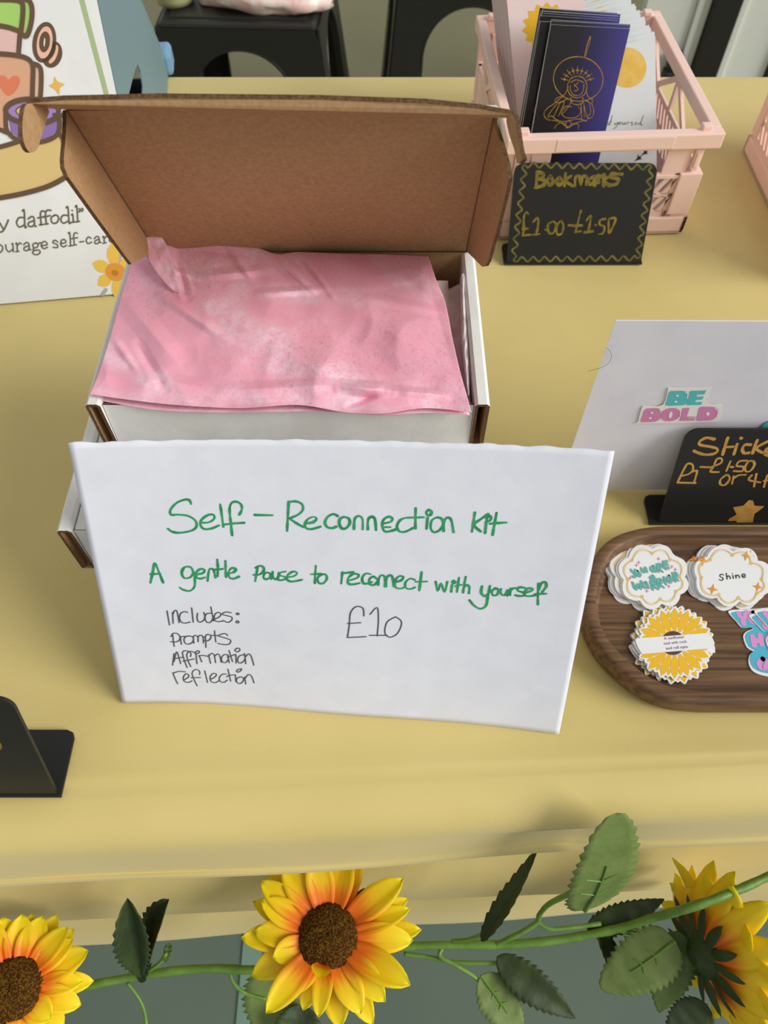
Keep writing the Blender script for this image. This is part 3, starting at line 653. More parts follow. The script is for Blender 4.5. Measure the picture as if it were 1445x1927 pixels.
Sp = [[(600,575),(640,540),(640,480),(590,465),(550,520),(480,665)],[(480,668),(670,672)],[(510,600),(590,580)],[(640,550),(688,545),(655,665)],[(725,500),(830,505)],[(850,495),(940,460),(950,415),(900,415),(860,500),(830,550),(920,555)],[(1045,440),(1000,545)],[(1050,500),(1072,503)],
[(1220,435),(1140,440),(1110,490),(1180,500),(1170,545),(1080,545)],[(1290,440),(1240,440),(1200,500),(1210,550),(1260,540),(1300,480),(1290,440)],[(990,590),(935,640),(940,690),(990,690),(1035,630),(1020,590),(990,590)],[(1078,600),(1060,680)],[(1070,630),(1130,590),(1205,585)],[(1270,590),(1240,640),(1360,665)],[(1320,575),(1295,710)],[(1500,570),(1440,590),(1400,715)],[(1400,650),(1470,640)]]
write('price_writing', KH, Sp, PS, 0.0012, M_goldb, sgS, jit=0.3)['label'] = 'gold marker writing reading £1 - £1.50 or 4 f'
q = MB(); fill(q, KH([(1240,855),(1285,860),(1300,915),(1405,920),(1380,945),(1300,1000),(1280,1100),(1110,1105),(1110,1075),(1020,1080),(1030,1055),(1110,1010),(1070,930),(1180,915)]), PS, 1.2e-4)
q.build('star_drawing', M_goldb, sgS)
sgL, PL_ = black_sign('black sign cut by the left edge of the picture, nearest the camera', -0.2439, -0.1479, 0.0756, 19, 0.0700, 0.0300, SG, (-0.2450, -0.1462))
q = MB(); ribbon(q, [(-12, 1390), (0, 1398), (1, 1408), (-10, 1415)], PL_, 0.001, 1e-4); q.build('writing', M_gold, sgL)

# ------------------------------------------------------------------ white board with sticker samples
bd_ = thing('sample_board', 'white card standing behind the stickers sign with a Be Bold sticker on it', 'card', (0.205, 0.2424, 0))
q = MB(); q.slab([(0.1003, 0.2448, 0.0004), (0.3103, 0.2448, 0.0004), (0.3103, 0.2450, 0.1272), (0.24, 0.2452, 0.1280), (0.17, 0.2449, 0.1285), (0.1003, 0.2448, 0.1290)], 0.0006, (0, 0, 0), (0, -1, 0)); q.build('sheet', M_paper2, bd_)
PBo = Plane((0.1, 0.2445, 0), (0, -1, 0)); KI = Crop(1080, 580, 3.959)
bs = thing('sticker', 'Be Bold sticker in turquoise and pink stuck on the white card', 'sticker', PBo(1278, 765)[0], 'stickers')
q = MB(); q.slab([PBo(u, v, 3e-4)[0] for u, v in crom(KI([(700,600),(730,590),(1000,587),(1020,600),(990,708),(1090,712),(1108,740),(1090,815),(1030,845),(490,855),(478,840),(505,740),(530,725),(660,718)]), 3, True)], 0.0002, (0,0,0), (0,-1,0)); q.build('backing', M_lam, bs)
O4 = 4.5e-4
q = MB()
fill(q, KI([(710,618),(750,612),(820,612),(845,632),(838,662),(850,690),(820,716),(760,720),(685,720),(692,680)]), PBo, O4, 0, 2)
fill(q, KI([(865,612),(985,608),(975,635),(915,640),(912,655),(965,652),(955,675),(905,680),(900,695),(955,693),(945,715),(840,718)]), PBo, O4)
q.build('turquoise_letters', M_bebl, bs)
q = MB()
fill(q, KI([(530,748),(570,742),(625,742),(648,758),(638,785),(648,812),(605,840),(550,843),(498,843),(508,800)]), PBo, O4, 0, 2)
fill(q, KI(ell(718, 788, 76, 48, -12)), PBo, O4)
fill(q, KI([(810,740),(860,738),(838,803),(905,803),(895,832),(785,835)]), PBo, O4)
fill(q, KI([(935,735),(990,730),(1045,733),(1075,758),(1066,798),(1025,828),(970,832),(912,832),(922,785)]), PBo, O4, 0, 2)
q.build('pink_letters', M_bepk, bs)
q = MB()
for e in (ell(768, 645, 12, 7), ell(757, 690, 12, 7), ell(578, 772, 12, 7), ell(566, 812, 12, 7), ell(718, 788, 13, 26, 15), ell(995, 780, 13, 14)): fill(q, KI(e), PBo, 6e-4)
for s_ in ([(825,618),(848,635),(842,662)],[(980,612),(970,640)],[(635,748),(648,765)],[(790,760),(788,800),(760,825)],[(850,812),(895,808)],[(1045,738),(1072,762),(1062,800)]): ribbon(q, KI(s_), PBo, 0.0004, 6e-4)
q.build('letter_highlights', M_lam, bs)
bs2 = thing('sticker', 'round turquoise sticker mostly hidden behind the stickers sign', 'sticker', PBo(1445, 800)[0], 'stickers')
q = MB(); q.slab([PBo(u, v, 3e-4)[0] for u, v in ell(1462, 815, 32, 26)], 0.0002, (0,0,0), (0,-1,0)); q.build('backing', M_bebl, bs2)
q = MB(); fill(q, ell(1462, 818, 24, 18), PBo, O4); q.build('print', M_bepk, bs2)
hp = [PBo(u, v, 0.0006)[0] for u, v in crom([(1140, 652), (1148, 660), (1150, 670), (1146, 680), (1136, 688), (1120, 693), (1106, 697)], 4)]
q = MB(); q.tube(hp, 0.00008, 5); hh = q.build('hair_strand', mat('hair_brown', (90, 70, 50), 0.5), M=Matrix.Translation(hp[0])); tag(hh, 'single curved hair caught on the left edge of the white card', 'hair')

# ------------------------------------------------------------------ wooden tray
KT = Crop(1080, 960, 3.959); ZT = 0.0165
left = KT([(1000,107),(850,107),(700,107),(560,115),(430,140),(300,190),(200,270),(130,380),(85,520),(65,640),(75,760),(110,880),(180,1010),(280,1130),(400,1240),(530,1330),(650,1390),(800,1430),(1000,1448)])
Lw = [on_z(u, v, ZT) for u, v in crom(left, 4)]
yb, yf = Lw[0].y, Lw[-1].y; XC = 0.232
outl = [Vector((p.x, p.y)) for p in Lw]
outl = outl + [Vector((2 * XC - p.x, p.y)) for p in reversed(outl)]
ctr = Vector((XC, (yb + yf) / 2))
def inset(pts, d):
    n = len(pts); o = []
    for i in range(n):
        t = pts[(i + 1) % n] - pts[i - 1]
        if t.length < 1e-9: t = Vector((1, 0))
        t.normalize(); nn = Vector((-t.y, t.x))
        if nn.dot(ctr - pts[i]) < 0: nn = -nn
        o.append(pts[i] + nn * d)
    return o
rings = [(0.0022, 0.0006), (0.0006, 0.003), (0.0, 0.007), (0.0001, 0.0145), (0.0009, 0.0161), (0.0018, 0.0167), (0.0056, 0.0167), (0.0066, 0.0158), (0.0074, 0.0115), (0.0084, 0.0080), (0.0102, 0.0068)]
V = []; F = []; n = len(outl)
for d, z in rings:
    for p in inset(outl, d): V.append((p.x, p.y, z))
for k in range(len(rings) - 1):
    for i in range(n): j = (i + 1) % n; F.append([k * n + i, k * n + j, (k + 1) * n + j, (k + 1) * n + i])
F.append([(len(rings) - 1) * n + i for i in range(n)]); F.append([i for i in reversed(range(n))])
tr = obj('wooden_tray', V, F, M_wood, M=Matrix.Translation((ctr.x, ctr.y, 0)), smooth=False)
tr.data.polygons.foreach_set('use_smooth', [len(p.vertices) < 6 for p in tr.data.polygons])
tag(tr, 'dark walnut tray with a raised rim and rounded end holding stickers', 'tray')

# ------------------------------------------------------------------ stickers in the tray
KS = Crop(1130, 1000, 4.587); TF = 0.0069; TH = 0.00055
def mapz(z): 
    pl = Plane((0, 0, z), (0, 0, 1)); return pl
ORD = ['second', 'third', 'fourth', 'fifth', 'sixth', 'seventh', 'eighth', 'ninth', 'tenth', 'eleventh', 'twelfth', 'thirteenth', 'fourteenth', 'fifteenth']
def sticker_stack(n, pts, label0, cat_group, art, offs, sm=3, backm=M_sticker):
    """n stickers, the top one built with its print, the others copies slid a little and seen mostly as edges"""
    top = TF + TH * (n - 1) * 1.05; mp = mapz(top + TH)
    c = mp(*KS([(sum(p[0] for p in pts) / len(pts), sum(p[1] for p in pts) / len(pts))])[0])[0]
    M0 = Matrix.Translation((c.x, c.y, top))
    t = thing('sticker', label0[0], 'sticker', group=cat_group, M=M0)
    q = MB(); q.slab([mp(u, v)[0] for u, v in (crom(KS(pts), sm, True) if sm > 1 else KS(pts))], TH, (0, 0, 0), (0, 0, 1)); q.build('backing', backm, t)
    art(t, mp)
    for k in range(1, n):
        dx, dy, rz = offs[(k - 1) % len(offs)]
        M = Matrix.Translation((c.x + dx, c.y + dy, top - TH * 1.05 * k)) @ Matrix.Rotation(R(rz), 4, 'Z')
        copy_tree(t, M, (label0[1] % ORD[k - 1]) if '%' in label0[1] else (label0[1] if k < n - 1 else label0[2]))
    return t
def lobed(N, c, k, bul):
    N = [(c[0] + (x - c[0]) * k, c[1] + (y - c[1]) * k) for x, y in N]; o = []
    for i in range(len(N)):
        a, b = N[i], N[(i + 1) % len(N)]; mx, my = (a[0] + b[0]) / 2, (a[1] + b[1]) / 2; L = math.hypot(b[0] - a[0], b[1] - a[1])
        nx, ny = (b[1] - a[1]) / L, -(b[0] - a[0]) / L
        if nx * (mx - c[0]) + ny * (my - c[1]) < 0: nx, ny = -nx, -ny
        for j in range(9):
            t = j / 9; h = math.sin(math.pi * t) ** 0.75 * bul * L; o.append((a[0] + (b[0] - a[0]) * t + nx * h, a[1] + (b[1] - a[1]) * t + ny * h))
    return o
NA, CA = [(275,250),(445,190),(600,245),(682,395),(650,520),(515,588),(358,565),(238,415)], (440, 400)
NB, CB = [(945,245),(1138,205),(1300,275),(1390,415),(1350,535),(1190,575),(1020,548),(870,400)], (1115, 400)
cloudA = lobed(NA, CA, 1.19, 0.33); cloudB = lobed(NB, CB, 1.16, 0.31)
def scaled(pts, k, dx=0, dy=0):
    cx = sum(p[0] for p in pts) / len(pts); cy = sum(p[1] for p in pts) / len(pts)
    return [(cx + (a - cx) * k + dx, cy + (b - cy) * k + dy) for a, b in pts]
def scallop(pts, k, dx=0, dy=0, amp=16):
    # scalloped line: smooth inset outline with loops at the notches
    p = crom(scaled(pts, k, dx, dy), 3, True); return p
def artA(t, mp):
    q = MB(); ribbon(q, KS(lobed(NA, CA, 1.0, 0.36)), mp, 0.00042, 1.0e-4, 0, 1, closed=True)
    ribbon(q, KS(lobed(NA, CA, 0.97, 0.33)), mp, 0.00022, 1.0e-4, 0, 1, closed=True)
    for x, y in ((445,190),(600,245),(680,395),(650,520),(515,585),(358,565),(235,415),(270,250)): ribbon(q, KS(ell(x, y, 11, 15, 20, 10)), mp, 0.0003, 1.1e-4, 0, 1, closed=True)
    q.build('scalloped_border', M_goldp, t)
    WT = [[(262,330),(275,355),(295,350)],[(300,330),(295,385),(275,390)],[(318,340),(308,365),(325,385),(340,365),(318,340)],[(350,315),(355,345),(378,345),(385,310)],[(385,310),(395,345)],[(455,300),(430,315),(440,345),(465,330),(455,295)],[(460,300),(470,345)],[(485,285),(495,345)],[(485,285),(515,280),(520,305),(495,315),(530,345)],
    [(540,260),(550,320),(585,310)],[(540,265),(570,255)],[(545,290),(575,282)],[(445,385),(425,400),(440,415),(460,400),(450,380)],[(455,385),(465,415)],[(275,440),(298,500),(320,455)],[(320,455),(340,495),(350,430)],[(385,440),(360,460),(375,485),(400,470),(390,435)],[(395,440),(408,485)],[(430,430),(445,500)],[(430,435),(465,425),(470,455),(445,465),(490,495)],
    [(485,415),(500,480)],[(485,415),(520,410),(520,440),(500,450),(540,480)],[(545,395),(560,455)],[(590,380),(572,410),(590,440),(610,415),(590,380)],[(620,360),(640,430)],[(620,365),(650,355),(655,385),(632,395),(665,420)]]
    q = MB()
    for s_ in WT: ribbon(q, KS([(a + 9, b + 8) for a, b in s_]), mp, 0.0010, 1.2e-4, 0, 3)
    q.build('lettering_shadow', M_greyp, t)
    q = MB()
    for s_ in WT: ribbon(q, KS(s_), mp, 0.00095, 2.4e-4, 0, 3)
    q.build('lettering', M_tealp, t)['label'] = 'turquoise lettering reading You are a warrior'
    q = MB()
    for x, y in ((330,270),(310,292),(500,238),(615,305),(645,330),(257,402),(590,475),(400,515)): fill(q, KS(star4(x, y, 20, 8, 0.28)), mp, 1.2e-4)
    q.build('sparkles', M_pinkp, t)
def artB(t, mp):
    q = MB(); ribbon(q, KS(lobed(NB, CB, 1.0, 0.36)), mp, 0.00042, 1.0e-4, 0, 1, closed=True)
    ribbon(q, KS(lobed(NB, CB, 0.97, 0.33)), mp, 0.00022, 1.0e-4, 0, 1, closed=True)
    for x, y in ((1138,205),(1300,275),(1390,415),(1350,535),(1190,575),(1020,548),(870,400),(945,245)): ribbon(q, KS(ell(x, y, 12, 16, 20, 10)), mp, 0.0003, 1.1e-4, 0, 1, closed=True)
    q.build('scalloped_border', M_goldp, t)
    q = MB()
    for x, y, r_ in ((885,255,50),(1255,212,46),(965,500,50),(1355,480,46)): fill(q, KS(star4(x, y, r_, 12, 0.34)), mp, 1.3e-4)
    q.build('orange_stars', M_orange, t)
    q = MB()
    for s_ in ([(1062,378),(1045,370),(1030,380),(1036,395),(1055,402),(1055,418),(1040,424),(1025,416)],[(1085,362),(1092,414)],[(1090,398),(1104,384),(1116,392),(1120,410)],[(1141,380),(1146,407)],[(1137,364),(1138,365)],[(1165,378),(1170,405)],[(1168,392),(1182,378),(1194,384),(1199,402)],[(1224,389),(1248,383),(1240,368),(1224,374),(1222,390),(1234,400),(1250,395)]): ribbon(q, KS(s_), mp, 0.00052, 1.3e-4, 0, 3)
    q.build('lettering', M_ink, t)['label'] = 'black lettering reading Shine'
nA = 7
sticker_stack(nA, cloudA, ('top you are a warrior cloud sticker at the left end of the tray', '%s cloud sticker from the top of the you are a warrior pile'), 'you are a warrior stickers', artA,
              [(-0.0010, 0.0008, 2), (-0.0036, 0.0036, 3), (-0.0040, 0.0040, 5), (-0.0058, 0.0046, 4), (-0.0064, 0.0040, 2), (-0.0050, 0.0012, 6)], sm=1)
sticker_stack(nA, cloudB, ('top Shine cloud sticker with orange stars of its pile on the tray', '%s cloud sticker from the top of the Shine pile'), 'shine stickers', artB,
              [(-0.0006, 0.0005, 2), (0.0020, 0.0016, -3), (-0.0020, 0.0016, 3), (-0.0034, 0.0022, 4), (-0.0042, 0.0020, 3), (-0.0010, -0.0008, -2)], sm=1)
# sunflower stickers
FC = (640, 965)
angs = [(-92, 295), (-60, 300), (-32, 275), (-14, 285), (22, 330), (45, 340), (66, 320), (88, 300), (112, 300), (135, 290), (152, 285), (-150, 335), (-128, 350), (-108, 270), (-170, 330), (5, 330)]
def pet(cx, cy, ang, r0, r1, wd):
    a = R(ang); dx, dy = math.cos(a), math.sin(a); nx, ny = -dy, dx; o = []
    for f, h in ((0, 0.3), (0.25, 0.8), (0.5, 1), (0.75, 0.8), (0.92, 0.3), (1, 0.0)):
        r_ = r0 + (r1 - r0) * f; o.append((cx + dx * r_ + nx * wd * h, cy + dy * r_ + ny * wd * h))
    for f, h in ((0.92, 0.3), (0.75, 0.8), (0.5, 1), (0.25, 0.8), (0, 0.3)):
        r_ = r0 + (r1 - r0) * f; o.append((cx + dx * r_ - nx * wd * h, cy + dy * r_ - ny * wd * h))
    return o
base = []
AA = [-180 + 22.5 * k for k in range(16)]
for k, a in enumerate(AA):
    for da, rr in ((0, 346), (3, 335), (7, 312), (9, 318), (11.25, 324), (13.5, 318), (15.5, 312), (19.5, 335)):
        a2 = R(a + da); base.append((FC[0] + rr * math.cos(a2) * 0.96, FC[1] + rr * math.sin(a2) * 0.92))
def artS(t, mp):
    q = MB()
    for k, a in enumerate(AA):
        fill(q, KS(pet(FC[0], FC[1], a, 105, 332 * (0.96 if abs(math.cos(R(a))) > .7 else 0.92), 38)), mp, 1.0e-4)
        fill(q, KS(pet(FC[0], FC[1], a + 11.25, 225, 285, 14)), mp, 1.0e-4)
    q.build('petal_print', M_y1, t)
    q = MB(); fill(q, KS(ell(625, 965, 105, 104)), mp, 1.8e-4); q.build('centre_print', M_brprint, t)
    q = MB(); fill(q, KS([(298,940),(310,925),(905,880),(935,878),(975,960),(985,1008),(355,1060),(320,1000)]), mp, 2.6e-4); q.build('band', M_sticker, t)
    for i, (tx, pos) in enumerate((('A sunflower', (550, 938)), ('soul with rock', (545, 980)), ('and roll eyes', (565, 1024)))):
        c = bpy.data.curves.new('t', 'FONT'); c.body = tx; c.size = 0.0093 * 1.0; to = bpy.data.objects.new('t', c); me = bpy.data.meshes.new_from_object(to)
        P0 = mp(*KS([pos])[0], 3.6e-4)[0]; P1 = mp(*KS([(pos[0] + 175, pos[1] - 15)])[0], 3.6e-4)[0]
        xs = [v.co.x for v in me.vertices]; wd = max(xs); k = (P1 - P0).length * (1.0, 1.15, 1.08)[i] / wd; ex = (P1 - P0).normalized(); ey = Vector((-ex.y, ex.x, 0))
        obj('lettering', [P0 + ex * v.co.x * k + ey * v.co.y * k for v in me.vertices], [list(p.vertices) for p in me.polygons], M_purple, t)
        bpy.data.objects.remove(to); bpy.data.meshes.remove(me); bpy.data.curves.remove(c)
sticker_stack(6, base, ('top sunflower soul sticker with a lettered white band on the tray', '%s sunflower sticker from the top of the sunflower soul pile'), 'sunflower stickers', artS,
              [(-0.0010, 0.0010, 6), (0.0010, -0.0012, 12), (-0.0022, 0.0022, 18), (0.0012, 0.0010, -8), (-0.0030, 0.0010, 10)], sm=2)
you = [(1115,700),(1130,678),(1200,672),(1345,665),(1460,655),(1560,650),(1640,655),(1665,720),(1620,800),(1600,840),(1640,900),(1660,960),(1640,1040),(1600,1080),(1610,1160),(1590,1230),(1520,1255),(1400,1240),(1320,1200),(1288,1130),(1300,1060),(1335,1038),(1275,1000),(1242,910),(1265,865),(1325,838),(1290,822),(1230,828),(1185,780)]
def artY(t, mp):
    q = MB(); fill(q, KS(scaled(you, 0.925)), mp, 1.0e-4, 0, 2); q.build('turquoise_print', M_blueb, t)
    q = MB()
    for s_ in ([(1200,705),(1235,745),(1275,700)],[(1235,745),(1245,795)],[(1330,700),(1295,740),(1330,785),(1370,745),(1330,700)],[(1410,700),(1415,765),(1465,765),(1470,700)],
               [(1320,905),(1335,985)],[(1385,895),(1400,975)],[(1325,948),(1395,935)],[(1480,890),(1445,930),(1480,975),(1520,930),(1480,890)],[(1410,1100),(1375,1140),(1410,1185),(1450,1140),(1410,1100)],[(1510,1100),(1520,1180)]): ribbon(q, KS(s_), mp, 0.0026, 1.8e-4, 0, 3)
    q.build('lettering', M_mauve, t)
yt = sticker_stack(3, you, ('uppermost turquoise and pink lettered sticker at the right edge of the picture', 'middle turquoise and pink lettered sticker of three fanned on the tray', 'lowest turquoise and pink lettered sticker of three fanned, furthest left'), 'turquoise lettered stickers', artY,
              [(-0.0024, -0.0014, 3), (-0.0128, 0.0004, 0)])
for o in list(W):     # the traced outline is that of the lowest one: slide the fan right by its own offset
    if o.get('group') == 'turquoise lettered stickers':
        setm(o, Matrix.Translation((0.0128, 0, 0)) @ W[o])

# ------------------------------------------------------------------ pink folding crates
CW, CD, CH = 0.140, 0.168, 0.078
def make_crate(label, M):
    t = thing('folding_crate', label, 'crate', group='pale pink folding crates', M=M)
    T = M
    def part(name, fn, smooth=False):
        q = MB(); fn(q); return q.build(name, M_pinkcrate, t)
    b0 = 0.0006
    def basef(q):
        q.box((0, 0, 0), (CW, CD, 0.003), T, bev=0.0006)
        for lo, hi in (((0, 0, 0), (CW, 0.004, 0.0135)), ((0, CD - 0.004, 0), (CW, CD, 0.0135)), ((0, 0, 0), (0.004, CD, 0.0135)), ((CW - 0.004, 0, 0), (CW, CD, 0.0135))): q.box(lo, hi, T, bev=0.0008)
    part('base', basef)
    for cx in (0, 1):
        for cy in (0, 1):
            def post(q, cx=cx, cy=cy):
                x0 = 0.001 if cx == 0 else CW - 0.017; y0 = 0.0002 if cy == 0 else CD - 0.0102
                q.box((x0, y0, 0.0160), (x0 + 0.016, y0 + 0.010, 0.0480), T, bev=0.0008)
                q.box((x0 + 0.001 + (0.0 if cx == 0 else 0.003), y0 + 0.002, 0.0130), (x0 + 0.012 + (0 if cx == 0 else 0.003), y0 + 0.008, 0.0165), T)
                q.box((x0 + (0 if cx == 0 else 0.008), y0 + 0.003, 0.0480), (x0 + (0.004 if cx == 0 else 0.012), y0 + 0.009, 0.0675), T)
                q.box((x0 + (0.010 if cx == 0 else 0.0), y0 + 0.003, 0.0480), (x0 + (0.016 if cx == 0 else 0.004), y0 + 0.009, 0.0675), T)
            part('corner_post', post)
            def latch(q, cx=cx, cy=cy):
                x0 = 0.0045 if cx == 0 else CW - 0.0125; y0 = 0.0008 if cy == 0 else CD - 0.0038
                q.box((x0 + 0.001, y0, 0.0500), (x0 + 0.0062, y0 + 0.003, 0.0655), T, bev=0.0008)
                q.box((x0 + 0.0022, y0 - 0.0007, 0.0525), (x0 + 0.0050, y0 + 0.001, 0.0630), T, bev=0.0004)
            part('latch', latch)
            def peg(q, cx=cx, cy=cy):
                x0 = 0.006 if cx == 0 else CW - 0.0125; y0 = 0.0012 if cy == 0 else CD - 0.0072
                q.box((x0, y0, CH - 0.0005), (x0 + 0.0065, y0 + 0.006, CH + 0.0032), T, bev=0.0009)
            part('stacking_peg', peg)
    e = -0.0025
    for y0 in (e, CD - 0.0055):
        def rl(q, y0=y0):
            q.box((e, y0, 0.0675), (CW - e, y0 + 0.008, CH), T, bev=0.0009)
            q.box((0.030, y0 + (-0.0003 if y0 < 0 else 0.0003), 0.0682), (CW - 0.030, y0 + 0.0083, CH - 0.0006), T, bev=0.0008)
        part('top_rail', rl)
    for x0 in (e, CW - 0.0045):
        part('top_rail', lambda q, x0=x0: q.box((x0, -e * 0 + 0.0058, 0.0690), (x0 + 0.007, CD - 0.0058, CH), T, bev=0.0009))
    def lattice(q, axis, lo, hi, off, th):
        # frame with slanting bars; axis 'x' runs along the front, 'y' along the side
        def bar(a, b, z0, z1):
            if axis == 'x': q.box((a, off, z0), (b, off + th, z1), T)
            else: q.box((off, a, z0), (off + th, b, z1), T)
        bar(lo, hi, 0.0135, 0.0180); bar(lo, hi, 0.0290, 0.0320); bar(lo, hi, 0.0440, 0.0475)
        bar(lo, lo + 0.003, 0.0135, 0.0475); bar(hi - 0.003, hi, 0.0135, 0.0475)
        for z0, z1 in ((0.0175, 0.0295), (0.0315, 0.0445)):
            a = lo - 0.004
            while a < hi - 0.004:
                pts = []
                for dx, z in ((0, z0), (0.0042, z0), (0.0042 + 0.008, z1), (0.008, z1)):
                    xx = min(max(a + dx, lo), hi); pts.append(T @ (Vector((xx, off, z)) if axis == 'x' else Vector((off, xx, z))))
                nn = T.to_3x3() @ (Vector((0, -1, 0)) if axis == 'x' else Vector((-1, 0, 0)))
                if (pts[1] - pts[0]).length > 1e-4 and (pts[2] - pts[3]).length > 1e-4: q.slab(pts, th, (0, 0, 0), nn)
                a += 0.0078
    for yy in (0.0025, CD - 0.0045): 
        def pn(q, yy=yy):
            lattice(q, 'x', 0.017, CW - 0.017, yy, 0.002)
            q.box((0.017, yy, 0.0475), (0.030, yy + 0.002, 0.0680), T); q.box((CW - 0.030, yy, 0.0475), (CW - 0.017, yy + 0.002, 0.0680), T)
            q.box((0.017, yy - 0.001, 0.0440), (CW - 0.017, yy + 0.003, 0.0462), T)
        part('end_panel', pn)
    for xx in (0.0015, CW - 0.0035):
        def pn(q, xx=xx):
            lattice(q, 'y', 0.0102, CD - 0.0102, xx, 0.002)
            ys = [0.012, 0.048, 0.084, 0.120, 0.156]
            for i in range(4):
                y0, y1 = ys[i], ys[i + 1]; z0, z1 = (0.0465, 0.0695) if i % 2 else (0.0695, 0.0465)
                pts = [T @ Vector((xx, y0, z0 - 0.0015)), T @ Vector((xx, y1, z1 - 0.0015)), T @ Vector((xx, y1, z1 + 0.003)), T @ Vector((xx, y0, z0 + 0.003))]
                q.slab(pts, 0.0025, (0, 0, 0), T.to_3x3() @ Vector((-1, 0, 0)))
            q.box((xx, 0.0820, 0.0470), (xx + 0.0025, 0.0860, 0.0700), T)
        part('side_panel', pn)
    return t
CM = Matrix.Translation((0.0832, 0.4712, 0.0006)) @ Matrix.Rotation(R(3.0), 4, 'Z')
cr1 = make_crate('pale pink folding crate holding bookmarks behind the black bookmarks sign', CM)
cr2 = copy_tree(cr1, Matrix.Translation((0.2965, 0.4190, 0.0006)), 'pale pink folding crate cut by the right edge of the picture')

# ------------------------------------------------------------------ bookmarks
def card_frame(x, y, z, lean, tilt, yaw=0): return Matrix.Translation((x, y, z)) @ Matrix.Rotation(R(yaw), 4, 'Z') @ Matrix.Rotation(R(-lean), 4, 'X') @ Matrix.Rotation(R(tilt), 4, 'Y')
def make_card(M, h, m, label, group, w_=0.051, edge=M_whitecard, th=0.0004):
    v = [M @ Vector(p) for p in ((-w_ / 2, 0, 0), (w_ / 2, 0, 0), (w_ / 2, 0, h), (-w_ / 2, 0, h), (-w_ / 2, th, 0), (w_ / 2, th, 0), (w_ / 2, th, h), (-w_ / 2, th, h))]
    f = [[0, 1, 2, 3], [5, 4, 7, 6], [0, 4, 5, 1], [1, 5, 6, 2], [2, 6, 7, 3], [3, 7, 4, 0]]
    t = thing('bookmark', label, 'bookmark', group=group, M=M)
    uv = [(0, 0), (1, 0), (1, 1), (0, 1)] * 2
    obj('card', v, f, [m, edge], t, fm=[0, 1, 1, 1, 1, 1], uv=uv)
    return t
def cplane(M): return Plane(M.translation, M.to_3x3() @ Vector((0, -1, 0)))
# navy ones; front card measured: left .1066 right .1579 at z=.1223, about 5 degrees of tilt
lean_n = 15
ZC = 0.0042
def navy_pos(dy, dx): return (0.1260 + dx, 0.4915 + dy, ZC + (0.0008 * (int(dy * 1e4) % 3) if dy else 0))
Mn = card_frame(*navy_pos(0, 0), lean_n, 5.0, 6.0)
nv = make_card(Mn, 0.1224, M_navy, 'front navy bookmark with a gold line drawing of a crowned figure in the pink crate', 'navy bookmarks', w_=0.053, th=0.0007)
P = cplane(Mn); K1 = Crop(880, 0, 3.803)
q = MB()
ring = ell(790, 565, 178, 160, 8, 30); ribbon(q, K1(ring), P, 0.00050, 1e-4, 0, 1, closed=True)
ribbon(q, K1([(875,260),(855,320),(835,405)]), P, 0.0005, 1e-4); ribbon(q, K1([(880,265),(868,320),(842,405)]), P, 0.0003, 1e-4)
for k in range(9):
    a = R(-165 + 150 * k / 8.0); x, y = 785 + 70 * math.cos(a), 590 + 62 * math.sin(a); x2, y2 = 785 + 122 * math.cos(a), 590 + 112 * math.sin(a)
    ribbon(q, K1([(x, y), (x2, y2)]), P, 0.00035, 1e-4); fill(q, K1(star4((x + x2) / 2, (y + y2) / 2, 14, math.degrees(a) + 90, 0.4)), P, 1.1e-4)
GL = [[(715,600),(740,560),(785,545),(830,560),(850,600)],[(735,590),(775,570),(830,590)],[(715,600),(715,640),(735,680),(780,700),(830,680),(850,640),(850,600)],[(735,610),(735,650),(760,680),(800,680),(825,650),(830,600)],[(760,600),(790,640),(760,650)],[(790,590),(760,620)],
[(720,620),(690,680),(640,700),(625,730),(670,730),(720,700)],[(845,640),(860,690),(890,710),(885,740),(840,715)],[(690,680),(620,740),(575,770),(545,810),(560,850),(590,860)],[(640,740),(600,790),(570,840),(600,830),(625,850)],[(665,725),(640,780),(610,840)],[(740,700),(735,740),(700,790),(670,820)],
[(820,700),(830,740),(840,790),(860,850)],[(885,740),(900,780),(895,830),(860,850)],[(870,740),(880,800),(860,830)],[(735,700),(745,735),(780,750),(820,735),(825,700)],[(670,780),(700,760),(745,765)],[(700,770),(670,800),(690,835),(740,845),(790,830),(810,790),(790,765)],
[(620,850),(680,870),(740,860),(800,850),(850,870)],[(600,860),(650,870),(700,900)],[(850,860),(800,870),(740,900)],[(620,920),(640,890),(680,880),(720,915)],[(790,925),(790,890),(750,885),(720,915)],[(690,900),(720,860),(745,900),(700,915)],[(700,885),(710,915),(735,895)],[(810,740),(815,850)],[(830,740),(835,840)],[(650,740),(690,730),(650,830)]]
for s_ in GL: ribbon(q, K1(s_), P, 0.00042, 1e-4, 0, 3)
q.build('gold_drawing', M_goldline, nv)
nlab = '%s navy bookmark from the front of the dark stack in the pink crate'
spots = [(0.0012, 0.0001, 5.0, 15), (0.0026, -0.0001, 5.2, 15), (0.0042, -0.0068, 5.2, 15)]
for k in range(8): spots.append((0.0120 + 0.0013 * k, -0.0070 + 0.0007 * (k % 3), 5.5 + 0.3 * (k % 2), 14.5 - 0.15 * k))
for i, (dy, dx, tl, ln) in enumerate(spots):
    copy_tree(nv, card_frame(*navy_pos(dy, dx), ln, tl, 6.0), nlab % ORD[i])
